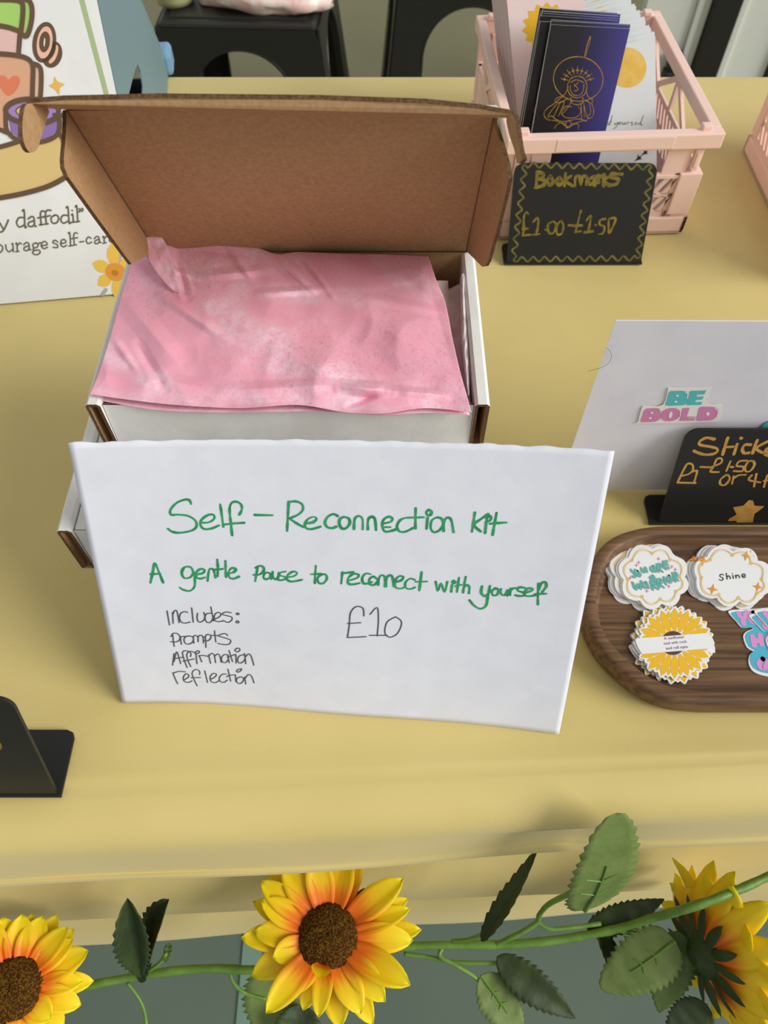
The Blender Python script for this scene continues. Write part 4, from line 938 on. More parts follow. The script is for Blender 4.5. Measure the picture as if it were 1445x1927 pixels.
# white ones with a sun
Mw = card_frame(0.1802, 0.5015 + 0.0, ZC, 20, -13)
wb = make_card(Mw, 0.1085, M_whitecard, 'front white bookmark with a yellow sun and birds at the right in the pink crate', 'white bookmarks')
def shift_to_edge(M, edge_uv, w_=0.051):   # slide along its own width so that the right edge passes the measured point
    Pm = cplane(M); p = Pm(*edge_uv)[0]; l = M.inverted() @ p; return l.x - w_ / 2
dxw = shift_to_edge(Mw, (1234, 150)); 
def slide(o, d):
    M = W[o] @ Matrix.Translation((d, 0, 0)); setm(o, M)
    for k in list(W):
        if k.parent == o: W[k] = M.copy()
slide(wb, dxw); Mw = W[wb]; P = cplane(Mw)
K3 = Crop(860, 0, 2.47)
q = MB(); fill(q, K3(ell(790, 314, 90, 94, 0, 30)), P, 1e-4); q.build('sun_print', M_sun, wb)
K2 = Crop(1120, 0, 3.705)
q = MB()
for s_ in ([(62,865),(75,850),(85,860),(70,872),(88,868)],[(118,805),(105,865),(95,870),(98,850),(112,845)],[(135,855),(140,870),(160,850),(150,880),(125,900)],[(165,860),(175,850),(180,862),(168,868),(165,858)],[(190,852),(195,868),(210,852),(208,868)],[(222,868),(225,852),(240,855)],
           [(262,850),(250,855),(262,868),(250,876)],[(275,860),(285,852),(285,866),(275,868)],[(298,855),(300,868),(315,855)],[(335,805),(320,850),(318,872),(332,868)],[(20,865),(45,850),(50,865),(62,865)]): ribbon(q, K2(s_), P, 0.00035, 1.2e-4, 0, 3)
q.build('script_lettering', M_ink, wb)['label'] = 'black script lettering ending in ed your soul'
q = MB()
for x, y, k in ((318, 1028, 1.0), (345, 1062, 1.25), (300, 1100, 1.4)): fill(q, K2([(x, y - 20 * k), (x + 4 * k, y - 5 * k), (x + 16 * k, y - 14 * k), (x + 12 * k, y + 4 * k), (x + 20 * k, y + 8 * k), (x + 2 * k, y + 10 * k), (x - 22 * k, y + 18 * k), (x - 6 * k, y + 2 * k)]), P, 1.2e-4)
q.build('bird_print', M_ink, wb)
for k in range(1, 14):
    copy_tree(wb, Matrix.Translation((-0.0007 * k + 0.0010 * (k % 2), 0.0052 * k, 0.0004 * (k % 3))) @ Mw, '%s white bookmark from the front in the pink crate, behind the yellow sun' % ORD[k - 1])
# pink ones with sunflowers
Mp = card_frame(0.120, 0.5180, ZC + 0.0035, 20, -12)
pk = make_card(Mp, 0.150, M_pinkcard, 'front pale pink bookmark with a sunflower at the left in the crate', 'pink sunflower bookmarks')
Pm = cplane(Mp); l = Mp.inverted() @ Pm(963, 100)[0]; slide(pk, l.x + 0.0255); Mp = W[pk]; P = cplane(Mp)
q = MB()
for a in range(0, 360, 24): fill(q, pet(1030, 52, a + 5, 14, 48, 9), P, 1e-4 + (a % 48) * 1e-6)
q.build('sunflower_print', M_y1, pk)
q = MB(); fill(q, ell(1030, 52, 17, 17), P, 2e-4); q.build('sunflower_centre_print', M_brprint, pk)
for k in range(1, 10):
    copy_tree(pk, Matrix.Translation((-0.0010 * k + 0.0006 * (k % 2), 0.0062 * k, 0)) @ Mp, '%s pale pink bookmark from the front at the left in the crate' % ORD[k - 1])

# ------------------------------------------------------------------ A-frame stand with poster, left
P2 = Vector((-0.1593, 0.415, 0.0006)); P1 = Vector((-0.266, 0.401, 0.0006)); ax = (P1 - P2).normalized(); bk = Vector((-ax.y, ax.x, 0)) ; 
if bk.y < 0: bk = -bk
LD = (bk * 0.078 + Vector((0, 0, 0.1504))).normalized()      # up the leaning front
ST = thing('display_stand', 'blue grey A-frame display stand with a slot in its side, holding the poster', 'stand', P2 + ax * 0.1)
F0 = P2 + bk * 0.004
def SD(a, c, z): return F0 + ax * a + bk * c + Vector((0, 0, z))
WD = 0.205; apx = (0.117, 0.2255)
th = 0.0008
for a0, nn in ((0.0005, -ax), (WD, ax)):
    # side panel with slot (keyhole polygon)
    outer = [(0.0005, 0), (0.290, 0), (0.298, 0.012), (0.2345, 0.0860), (0.129, 0.222), (0.117, 0.2255), (0.111, 0.213)]
    sl = []
    sp = Plane(SD(a0, 0, 0), nn if nn.dot(Vector((0, 0, HC)) - SD(a0, 0, 0)) > 0 else -nn)
    if a0 < 0.01:
        for u, v in [(258, 121), (264, 137), (268, 160), (267, 185), (262, 205), (236, 205), (240, 183), (247, 155), (253, 132)]:
            p = sp(u, v)[0] - F0; sl.append((p.dot(bk), p.z))
        slot = sl
    sl = slot if a0 < 0.01 else []
    poly = outer[:5] + [outer[4]] if False else None
    bm = bmesh.new()
    vo = [bm.verts.new(SD(a0, c, z)) for c, z in outer]; vi = [bm.verts.new(SD(a0, c, z)) for c, z in sl]
    eo = [bm.edges.new((vo[i], vo[(i + 1) % len(vo)])) for i in range(len(vo))]; ei = [bm.edges.new((vi[i], vi[(i + 1) % len(vi)])) for i in range(len(vi))] if vi else []
    r_ = bmesh.ops.triangle_fill(bm, use_beauty=True, use_dissolve=False, edges=eo + ei, normal=nn)
    bmesh.ops.recalc_face_normals(bm, faces=bm.faces[:])
    bm.verts.index_update()
    V = [v.co.copy() for v in bm.verts]; F = [[v.index for v in f.verts] for f in bm.faces]; bm.free()
    o = obj('side_panel', V, F, M_standblue, ST); md = o.modifiers.new('t', 'SOLIDIFY'); md.thickness = th; md.offset = 0
q = MB(); q.slab([SD(0, 0, 0), SD(WD, 0, 0), SD(WD, 0.117, 0.2255), SD(0, 0.117, 0.2255)], 0.003, (0, 0, 0), (0, -1, 0.3)); q.build('front_panel', M_standblue, ST)
q = MB(); q.slab([SD(0, 0.298, 0.012), SD(WD, 0.298, 0.012), SD(WD, 0.121, 0.2255), SD(0, 0.121, 0.2255)], 0.003, (0, 0, 0), (0, 1, 0.3)); q.build('back_panel', M_standblue, ST)
q = MB(); q.slab([SD(0.002, 0.004, 0.0005), SD(WD - .002, 0.004, 0.0005), SD(WD - .002, 0.286, 0.0005), SD(0.002, 0.286, 0.0005)], 0.0003, (0, 0, 0), (0, 0, 1)); q.build('shade_panel', mat('slot_shade_navy', (26, 32, 42), 0.8), ST)  # dark sheet added to stand for the unlit interior behind the slot
q = MB()
Tm = Matrix((( -ax.x, bk.x, 0, F0.x), (-ax.y, bk.y, 0, F0.y), (0, 0, 1, F0.z), (0, 0, 0, 1)))
q.box((-0.012, 0.286, 0.0), (0.006, 0.312, 0.020), Tm, bev=0.004); q.build('foot_cap', M_blue2, ST)['label'] = 'light blue foot cap'
# poster
Ptop = P2 + LD * 0.285
po = thing('poster', 'white illustrated self-care poster with jar, ring and tape drawings on the blue grey stand', 'poster', P2 + ax * 0.1)
q = MB(); w_p = 0.205
front_n = LD.cross(-ax); 
if front_n.y > 0: front_n = -front_n
PP = Plane(P2, front_n)
q.slab([P2, P2 + ax * w_p, P2 + ax * w_p + LD * 0.26, P2 + LD * 0.26], 0.0005, (0, 0, 0), front_n); q.build('sheet', M_poster, po)
K4, K5 = Crop(0, 0, 4.25), Crop(0, 0, 3.01)
pm = {}
def pmat(c):
    if c not in pm: pm[c] = mat('poster_colour_%d' % len(pm), c, 0.55, spec=0.3)
    return pm[c]
LV = [0]
def pf(name, c, crop, pts, lv, sm=2):
    q = MB()
    for p in pts: fill(q, crop(p), PP, 1e-4 * lv, 0, sm)
    return q.build(name, pmat(c), po)
BR = (104, 82, 62)
def pl(name, crop, strokes, wd, lv, c=BR):
    q = MB()
    for s_ in strokes: ribbon(q, crop(s_), PP, wd, 1e-4 * lv, 0, 4)
    return q.build(name, pmat(c), po)
pf('bowl_drawing', (222, 194, 130), K5, [[(-60,850),(0,838),(120,800),(230,810),(340,770),(375,640),(392,640),(400,900),(388,998),(250,1064),(120,1100),(0,1122),(-60,1130)]], 1, 1)
pf('bag_drawing', (222, 170, 138), K4, [[(-80,440),(0,440),(170,462),(235,495),(262,560),(265,790),(240,860),(80,900),(45,1035),(0,1040),(-80,1035)]], 2, 1)
pf('lid_drawing', (170, 210, 112), K4, [[(-80,0),(130,8),(180,30),(185,120),(175,245),(80,222),(0,205),(-80,200)], [(200,0),(250,30),(262,100),(245,220),(215,285),(188,270)]], 2, 1)
pf('neck_drawing', (228, 190, 182), K4, [[(-80,215),(0,220),(80,235),(158,258),(150,436),(0,425),(-80,425)]], 3, 1)
pf('side_strip_drawing', (232, 190, 170), K4, [[(280,525),(325,550),(328,785),(278,785)]], 2, 1)
pf('heart_drawing', (224, 128, 96), K4, [[(70,640),(100,608),(148,612),(162,655),(135,718),(75,770),(28,735),(0,690),(-20,620),(25,603),(58,622)]], 3, 2)
pf('star_drawing', (232, 188, 92), K4, [[(435,608),(460,650),(520,675),(480,702),(475,762),(440,716),(390,685),(430,660)]], 2, 1)
pf('ring_outline_drawing', BR, K4, [ell(418, 435, 80, 108, 12), ell(355, 338, 94, 164, 8)], 2, 1)
pf('ring_drawing', (238, 190, 164), K4, [ell(358, 340, 62, 130, 8)], 3, 1)
pf('ring_hole_drawing', BR, K4, [ell(358, 335, 43, 84, 6)], 4, 1)
pf('ring_gleam_drawing', (230, 228, 220), K4, [ell(357, 338, 6, 36, 4)], 5, 1)
pf('ring_side_drawing', (238, 190, 164), K4, [[(450,362),(466,370),(464,420),(440,480),(405,510),(390,490),(425,450),(446,400)]], 4, 2)
pf('tape_drawing', (146, 116, 176), K4, [[(70,940),(460,940),(462,1040),(400,1095),(290,1125),(170,1110),(90,1060)]], 3, 1)
pf('tape_top_drawing', (166, 134, 196), K4, [ell(262, 888, 205, 92, 2)], 4, 1)
pf('tape_hole_outline_drawing', BR, K4, [ell(260, 890, 135, 58, 2)], 5, 1)
pf('tape_core_drawing', (226, 194, 96), K4, [ell(230, 888, 95, 40, 0)], 6, 1)
q = MB()
ribbon(q, K4(ell(262, 890, 214, 98, 2)), PP, 0.0029, 7e-4, 0, 1, closed=True)
for s_ in ([(0,-5),(130,0),(178,22),(188,60),(185,140),(170,265)],[(-80,198),(0,207),(80,222),(170,255)],[(200,-10),(245,15),(262,90),(250,200),(220,285),(188,280)],[(165,262),(158,350),(152,440)],[(-80,428),(0,430),(100,438),(190,455),(245,485),(268,540),(266,660),(262,785)],[(275,510),(318,530),(333,580),(332,700),(325,800)],
            [(50,920),(60,1040),(130,1110),(260,1140),(400,1115),(475,1050),(480,930)],[(0,1175),(90,1150),(180,1120)],[(-60,1030),(0,1035),(60,1060)],[(440,920),(500,920),(560,890)],[(475,1060),(510,1120),(560,1250),(572,1340)]): ribbon(q, K4(s_), PP, 0.0026, 7e-4, 0, 4)
for s_ in ([(-60,1128),(0,1120),(130,1096),(260,1060),(345,1020),(420,970)],): ribbon(q, K5(s_), PP, 0.0030, 7e-4, 0, 4)
q.build('brown_outlines', pmat(BR), po)
q = MB(); ribbon(q, [(143, -45), (154, 0), (202, 184), (260, 410), (282, 500)], PP, 0.0030, 1e-4, 0, 1); q.build('green_border', pmat((172, 190, 140)), po)
T1 = [[(0,1262),(22,1302)],[(48,1246),(25,1298),(8,1314),(-4,1310)],[(135,1232),(108,1233),(95,1260),(110,1286),(140,1272)],[(128,1195),(138,1192),(142,1285),(150,1284)],[(160,1240),(180,1226),(194,1236),(197,1278),(206,1281)],[(195,1250),(165,1260),(162,1278),(182,1283),(197,1270)],[(258,1200),(240,1194),(230,1212),(234,1272)],[(215,1234),(255,1226)],[(290,1192),(270,1190),(259,1208),(263,1268)],[(245,1230),(285,1221)],
[(310,1218),(290,1235),(297,1262),(320,1262),(333,1240),(325,1220),(310,1218)],[(385,1220),(357,1220),(345,1245),(360,1264),(390,1250)],[(376,1177),(386,1174),(392,1262),(400,1260)],[(406,1217),(413,1214),(416,1258)],[(405,1260),(425,1256)],[(409,1191),(410,1193)],[(428,1171),(436,1168),(441,1254)],[(430,1257),(451,1253)],[(450,1183),(456,1188),(449,1200)],[(465,1180),(471,1186),(464,1197)],[(224,1274),(244,1271)],[(253,1270),(273,1267)]]
T2 = [[(-8,1383),(12,1392),(16,1412),(2,1430),(-10,1430)],[(33,1386),(37,1412),(52,1426),(72,1412)],[(68,1382),(73,1381),(77,1426)],[(90,1380),(96,1378),(99,1424)],[(98,1392),(112,1376),(122,1381)],[(90,1426),(108,1422)],[(135,1386),(150,1373),(164,1380),(167,1412),(176,1414)],[(165,1392),(140,1400),(138,1416),(155,1419),(167,1406)],
[(205,1375),(187,1384),(192,1402),(210,1400),(217,1384),(205,1375)],[(217,1380),(230,1374)],[(192,1404),(190,1418),(220,1416),(228,1430),(208,1443),(186,1434),(192,1420)],[(237,1392),(268,1385),(258,1368),(241,1372),(235,1394),(250,1408),(270,1400)],[(328,1370),(312,1360),(300,1373),(326,1386),(325,1402),(302,1400)],[(347,1379),(374,1372),(366,1356),(349,1361),(345,1385),(360,1398),(378,1388)],
[(388,1322),(396,1319),(401,1391)],[(391,1394),(411,1390)],[(440,1322),(425,1318),(418,1338),(422,1387)],[(405,1352),(440,1346)],[(412,1390),(433,1386)],[(452,1371),(475,1367)],[(517,1350),(502,1342),(489,1360),(498,1379),(520,1371)],[(535,1352),(548,1339),(561,1345),(565,1371),(573,1373)],[(562,1355),(541,1363),(538,1378),(553,1379),(565,1368)],[(582,1342),(588,1340),(592,1375)],[(591,1352),(603,1338),(613,1343)],[(584,1378),(602,1374)],[(622,1356),(647,1349),(639,1333),(625,1338),(620,1360),(635,1372),(651,1362)]]
q = MB()
for s_ in T1: ribbon(q, K5(s_), PP, 0.00105, 2e-4, 0, 4)
for s_ in T2: ribbon(q, K5(s_), PP, 0.00090, 2e-4, 0, 4)
q.build('printed_text', pmat((110, 104, 84)), po)['label'] = 'serif print reading y daffodil and ourage self-care'
q = MB()
for a in (10, 70, 130, 190, 250, 310): fill(q, K5(pet(655, 1540, a + 12, 30, (120, 165, 125, 140, 165, 110)[a // 60] , 36)), PP, 2e-4)
q.build('daffodil_petals', pmat((238, 196, 84)), po)
q = MB(); fill(q, K5(ell(655, 1540, 58, 50, 20)), PP, 3e-4); q.build('daffodil_trumpet', pmat((230, 156, 62)), po)
q = MB(); fill(q, K5(ell(652, 1545, 20, 16, 20)), PP, 4e-4); q.build('daffodil_centre', pmat((190, 130, 50)), po)
q = MB(); ribbon(q, K5([(668,1480),(682,1450),(690,1430)]), PP, 0.0024, 1e-4); ribbon(q, K5([(600,1640),(580,1668)]), PP, 0.0024, 1e-4); q.build('daffodil_stems', pmat((180, 176, 176)), po)

# ------------------------------------------------------------------ stools and what is on them
def make_stool(M, label):
    t = thing('plastic_stool', label, 'stool', group='black plastic stools', M=M)
    TZ = 0.45; w2 = 0.145; sp = 0.10      # leg flare per metre
    def X(s, z): return s * (w2 + (TZ - z) * sp)
    q = MB(); q.box((-w2, -w2, TZ - 0.014), (w2, w2, TZ), M, bev=0.008)
    q.box((-w2 + 0.02, -w2 + 0.02, TZ - 0.002), (w2 - 0.02, w2 - 0.02, TZ + 0.003), M, bev=0.002); q.build('seat', M_stool, t)
    for k in range(4):
        Rk = M @ Matrix.Rotation(R(90 * k), 4, 'Z'); v = []; n = 24; q = MB()
        # apron face with arch: strip between arch curve and outer border
        def pt(x, z, d=0): return Rk @ Vector((x, -(w2 + (TZ - z) * sp) + d, z))
        inner = []; aw, ah, ab = 0.098, TZ - 0.040, 0.30
        for i in range(n + 1):
            a = math.pi * i / n; inner.append((-aw * math.cos(a), ab + (ah - ab) * math.sin(a) ** 0.85 if 0 < i < n else ab))
        inner = [(-aw - 0.012, 0.0)] + inner + [(aw + 0.012, 0.0)]
        m_ = len(inner); outer = []
        for i, (x, z) in enumerate(inner):
            if i == 0: outer.append((-X(1, 0), 0))
            elif i == m_ - 1: outer.append((X(1, 0), 0))
            else:
                f = (i - 1) / (m_ - 3)
                if f < 0.2: zz = 0.30 + (TZ - 0.008 - 0.30) * f / 0.2; outer.append((-X(1, zz), zz))
                elif f > 0.8: zz = 0.30 + (TZ - 0.008 - 0.30) * (1 - f) / 0.2; outer.append((X(1, zz), zz))
                else: zz = TZ - 0.008; outer.append((-X(1, zz) + 2 * X(1, zz) * (f - 0.2) / 0.6, zz))
        V = []; F = []
        for (xi, zi), (xo, zo) in zip(inner, outer): V += [pt(xi, zi), pt(xo, zo), pt(xi, zi, 0.010), pt(xi + (0.004 if xi < 0 else -0.004), zi, -0.003)]
        for i in range(m_ - 1):
            a = 4 * i; F += [[a, a + 1, a + 5, a + 4], [a + 2, a, a + 4, a + 6]]
        o = obj('leg_panel', V, F, M_stool, t, smooth=False); md = o.modifiers.new('t', 'SOLIDIFY'); md.thickness = 0.004; md.offset = -1
        q = MB(); zt_ = TZ - 0.020
        q.tube([pt(-0.12, zt_, -0.001), pt(0.12, zt_, -0.001)], 0.0028, 8)
        q.tube([pt(x, z, -0.001) for x, z in inner[1:-1]], 0.003, 6); q.build('rib', M_stool, t)
    return t
s1 = on_z(450, 46, -0.29)
st1 = make_stool(Matrix.Translation((s1.x, s1.y + 0.145, FZ)) @ Matrix.Rotation(R(-2.5), 4, 'Z'), 'black plastic stool behind the table with a pink bag on its seat')
st2 = copy_tree(st1, Matrix.Translation((0.020 + 0.155, 1.635 + 0.145, FZ)), 'black plastic stool behind the table, left of the pink crate')
SEAT = FZ + 0.4532
def lathe(name, prof, M, m, parent=None, seg=32, **k):
    V = []; F = []
    for r_, z in prof:
        for i in range(seg): a = 2 * math.pi * i / seg; V.append(M @ Vector((r_ * math.cos(a), r_ * math.sin(a), z)))
    n = len(prof)
    for j in range(n - 1):
        for i in range(seg): i2 = (i + 1) % seg; F.append([j * seg + i, j * seg + i2, (j + 1) * seg + i2, (j + 1) * seg + i])
    F.append([i for i in reversed(range(seg))]); F.append([(n - 1) * seg + i for i in range(seg)])
    return obj(name, V, F, m, parent, None if parent else M, smooth=True)
c0 = on_z(330, 3, SEAT)
cp = lathe('cup', [(0.026, 0.0), (0.033, 0.002), (0.037, 0.012), (0.039, 0.05), (0.041, 0.085), (0.039, 0.085), (0.036, 0.04)], Matrix.Translation((c0.x, c0.y, SEAT)), mat('olive_cream_cup', (190, 190, 140), 0.3, spec=0.5))
tag(cp, 'pale olive tub standing on the left end of the black stool', 'tub')
c1 = on_z(505, -4, SEAT); V = []; F = []; nu, nv_ = 48, 24
M_bag = mat('pink_sequin_cloth', (240, 200, 192), 0.4, (250, 234, 226), 45, mixf=(0.42, 0.6), bump=0.4, bscale=90)
for i in range(nv_ + 1):
    ph = math.pi * i / nv_
    for j in range(nu):
        a = 2 * math.pi * j / nu; d = Vector((math.sin(ph) * math.cos(a), math.sin(ph) * math.sin(a), math.cos(ph)))
        k = 1 + 0.22 * noise.noise(d * 2.1 + Vector((1, 2, 3))) + 0.10 * noise.noise(d * 6)
        p = Vector((d.x * 0.135 * k, d.y * 0.085 * k, 0.026 + d.z * 0.055 * k))
        p.z = max(p.z, 0.0004); V.append(Matrix.Translation((c1.x, c1.y + 0.008, SEAT)) @ p)
for i in range(nv_):
    for j in range(nu): j2 = (j + 1) % nu; F.append([i * nu + j, i * nu + j2, (i + 1) * nu + j2, (i + 1) * nu + j])
bg = obj('cloth_bag', V, F, M_bag, M=Matrix.Translation((c1.x, c1.y + 0.008, SEAT)), smooth=True); tag(bg, 'bunched pink cloth bag lying on the black stool seat', 'bag')
def lump(name, c, sx, sy, sz, m, label, cat, seed):
    V = []; F = []
    for i in range(17):
        ph = math.pi * i / 16
        for j in range(24):
            a = 2 * math.pi * j / 24; d = Vector((math.sin(ph) * math.cos(a), math.sin(ph) * math.sin(a), math.cos(ph)))
            e = Vector([math.copysign(abs(x) ** 0.55, x) for x in d]); k = 1 + 0.12 * noise.noise(d * 2 + Vector((seed, 0, 0)))
            V.append(Vector(c) + Vector((e.x * sx * k, e.y * sy * k, max(-sz, e.z * sz * k) + sz)))
    for i in range(16):
        for j in range(24): j2 = (j + 1) % 24; F.append([i * 24 + j, i * 24 + j2, (i + 1) * 24 + j2, (i + 1) * 24 + j])
    o = obj(name, V, F, m, M=Matrix.Translation(c), smooth=True); return tag(o, label, cat)
lump('carrier_bag', (-0.66, 1.78, FZ), 0.11, 0.09, 0.20, mat('white_bag_plastic', (226, 224, 206), 0.5), 'pale carrier bag on the floor left of the black stool', 'bag', 3)
rb = thing('rucksack', 'red and blue bag on the floor under the black stool', 'bag', (-0.425, 1.60, FZ))
q = MB(); q.box((-0.470, 1.58, FZ + 0.0005), (-0.385, 1.66, FZ + 0.29), bev=0.012); q.build('body', mat('navy_fabric', (44, 48, 84), 0.8), rb)
q = MB(); q.box((-0.458, 1.574, FZ + 0.03), (-0.404, 1.581, FZ + 0.284), bev=0.003); q.build('front_pocket', mat('red_fabric', (206, 44, 44), 0.7), rb)['label'] = 'red front pocket'

# ------------------------------------------------------------------ sunflower garland
gar = thing('sunflower_garland', 'artificial sunflower garland with green leaves hanging along the front of the table', 'garland', at_t(722, 1790, 0.43))
def vine(pts, r_, name='vine', m=M_stem, seg=8, parent=gar):
    P = [at_t(u, v, t) for u, v, t in pts]; P = [Vector(p) for p in crom([tuple(p) for p in P], 6)]
    rs = [r_ * (1 + 0.18 * noise.noise(p * 180)) for p in P]
    q = MB(); q.tube(P, rs, seg); return q.build(name, m, parent, smooth=True)
vine([(-1900, 2250, .43), (-1200, 2030, .43), (-500, 1960, .43), (-120, 1900, .42), (30, 1885, .43), (150, 1858, .432), (230, 1842, .432), (320, 1828, .43), (400, 1822, .43), (480, 1825, .43), (560, 1810, .435), (640, 1790, .437), (760, 1781, .436), (860, 1778, .434), (960, 1777, .432), (1060, 1767, .43), (1160, 1748, .428), (1230, 1727, .418), (1290, 1710, .402), (1345, 1692, .400), (1400, 1670, .405), (1470, 1640, .41), (1600, 1600, .41), (2100, 1640, .42), (2700, 1500, .43), (3500, 1480, .43)], 0.0024)
vine([(240, 1850, .43), (262, 1880, .43), (272, 1905, .43), (276, 1935, .43)], 0.0010, 'tendril')
vine([(432, 1830, .43), (440, 1850, .43), (460, 1868, .43), (500, 1880, .432)], 0.0011, 'tendril')
vine([(760, 1795, .436), (800, 1800, .435), (830, 1806, .434), (870, 1812, .434), (940, 1812, .433)], 0.0013, 'tendril')
vine([(832, 1785, .434), (828, 1800, .432), (860, 1818, .43), (900, 1845, .43), (925, 1890, .43), (940, 1930, .43)], 0.0012, 'tendril')
vine([(932, 1778, .432), (980, 1755, .428), (1010, 1735, .425), (1016, 1720, .42), (1035, 1700, .41), (1090, 1672, .385), (1130, 1635, .365), (1152, 1600, .35)], 0.0016, 'tendril')
vine([(1012, 1736, .425), (1035, 1748, .424), (1080, 1745, .425), (1130, 1738, .427)], 0.0012, 'tendril')
vine([(1150, 1748, .428), (1200, 1758, .425), (1250, 1768, .422)], 0.0015, 'tendril')
vine([(850, 1770, .434), (880, 1768, .43), (912, 1756, .425)], 0.0011, 'tendril')
vine([(272, 1832, .43), (300, 1812, .425), (312, 1795, .42)], 0.0012, 'tendril')
def leaf(b, tip, width, hint, fold_=0.25, curl=0.1, m=M_leafm, rib=None, lab=None, teeth=13, twist=0.0, bl=0.0, ex=0.8, pw=0.72):
    b = at_t(*b); tip = at_t(*tip); L = (tip - b); ln = L.length; d = L.normalized(); hint = Vector(hint).normalized()
    s_ = d.cross(hint).normalized(); n = s_.cross(d).normalized(); nr, nc = 52, 6; V = []; F = []; mid = []
    for i in range(nr + 1):
        f = i / nr; wv = (math.sin(math.pi * f ** pw)) ** ex if 0 < f < 1 else 0.0
        wv = max(wv, 0.0) * (1 - 0.12 * f)
        saw = 1 + 0.22 * (((f * teeth) % 1.0) - 0.5) * (1 if f > 0.08 else 0)
        a = twist * (f - 0.5); si = s_ * math.cos(a) + n * math.sin(a); ni = n * math.cos(a) - s_ * math.sin(a)
        c = b + d * ln * f + n * (curl * ln * math.sin(math.pi * f)); mid.append(c)
        for j in range(-nc // 2, nc // 2 + 1):
            cc = j / (nc / 2); hw = width / 2 * wv * (saw if abs(cc) > 0.9 else 1)
            vein = 0.0008 * math.sin(f * 26 + abs(cc) * 3)
            V.append(c + si * hw * cc + ni * (fold_ * hw * abs(cc) + bl * hw * cc * cc + vein * abs(cc) * (1 - abs(cc)) * 2) + d * (hw * 0.0))
    k = nc + 1
    for i in range(nr):
        for j in range(nc): F.append([i * k + j, i * k + j + 1, (i + 1) * k + j + 1, (i + 1) * k + j])
    o = obj('leaf', V, F, m, gar, smooth=True)
    md = o.modifiers.new('t', 'SOLIDIFY'); md.thickness = 0.0004; md.offset = 0
    if lab: o['label'] = lab
    if rib:
        q = MB(); q.tube([p + n * 0.0006 * (1 if rib > 0 else -1) for p in mid[:int(nr * 0.62)]], [0.0011 * (1 - 0.7 * i / (nr * .62)) for i in range(int(nr * .62))], 6)
        for side in (-1, 1):
            for ff in (0.28, 0.45):
                p0 = mid[int(nr * ff)]; q.tube([p0 + n * 0.0005 * rib, p0 + (d * 0.3 + s_ * side * 0.6).normalized() * ln * 0.10 + n * (0.0006 * rib + fold_ * ln * .04)], [0.0006, 0.0003], 5)
        q.build('midrib', M_stem, o)
    return o
CAMV = Vector((0, 0, HC))
leaf((268, 1845, .428), (240, 1690, .40), 0.020, (0.2, -0.2, 1), 1.2, 0.03, M_leafd, lab='dark folded leaf at the left', ex=0.6, pw=1.9)
leaf((275, 1842, .428), (318, 1692, .405), 0.019, (-0.6, -0.2, 0.8), 0.8, 0.02, M_leafd, ex=0.6, pw=1.9)
leaf((268, 1755, .437), (224, 1726, .435), 0.0075, (0, -0.2, 1), 0.1, 0.05, M_leafp, teeth=1)
leaf((318, 1775, .425), (312, 1812, .42), 0.005, (0.3, -0.2, 1), 0.3, 0.05, M_leafm, teeth=3)
leaf((262, 1846, .43), (286, 1812, .42), 0.006, (0, -0.3, 1), 0.3, 0.05, M_leafd, teeth=2)
leaf((906, 1770, .425), (1014, 1594, .385), 0.0125, (-0.55, 0.1, 0.65), 0.5, -0.03, M_leafd, lab='narrow dark leaf seen nearly edge-on', teeth=9)
leaf((1100, 1712, .375), (1160, 1530, .318), 0.0330, (0.1, -0.35, 0.95), -0.10, 0.05, M_leafp, rib=1, lab='large pale leaf lying over the table edge', bl=0.1, teeth=15, ex=0.42, pw=0.95)
leaf((1105, 1750, .434), (1250, 1692, .432), 0.017, (0, -0.2, 1), 0.1, 0.05, M_leafd, teeth=13)
leaf((1115, 1725, .437), (1160, 1860, .438), 0.012, (0.4, -0.1, 0.8), 0.5, 0.05, M_leafd, teeth=9)
leaf((1275, 1752, .424), (1240, 1905, .422), 0.030, (0.1, -0.2, 1), 0.10, 0.04, M_leafm, teeth=14)
leaf((1270, 1770, .420), (1130, 1860, .424), 0.034, (0.0, -0.3, 1), -0.08, 0.06, M_leafp, rib=1, lab='broad mid green leaf below the vine left of the right-hand flower', ex=0.55, pw=0.7)
leaf((935, 1800, .432), (1082, 1916, .425), 0.021, (0.3, -0.5, 0.9), 0.28, 0.06, M_leafd, lab='dark pointed leaf hanging below the vine')
leaf((905, 1835, .43), (985, 1950, .425), 0.025, (0.1, -0.2, 1), 0.10, 0.06, M_leafp, rib=1)
leaf((520, 1810, .442), (500, 1965, .442), 0.036, (0.1, -0.2, 1), 0.1, 0.04, M_leafp, lab='pale leaf behind the middle sunflower')
leaf((570, 1890, .436), (545, 1990, .43), 0.028, (0.2, -0.2, 1), 0.3, 0.04, M_leafd)
leaf((1330, 1890, .43), (1250, 1960, .43), 0.03, (0.2, -0.2, 1), 0.2, 0.04, M_leafd)

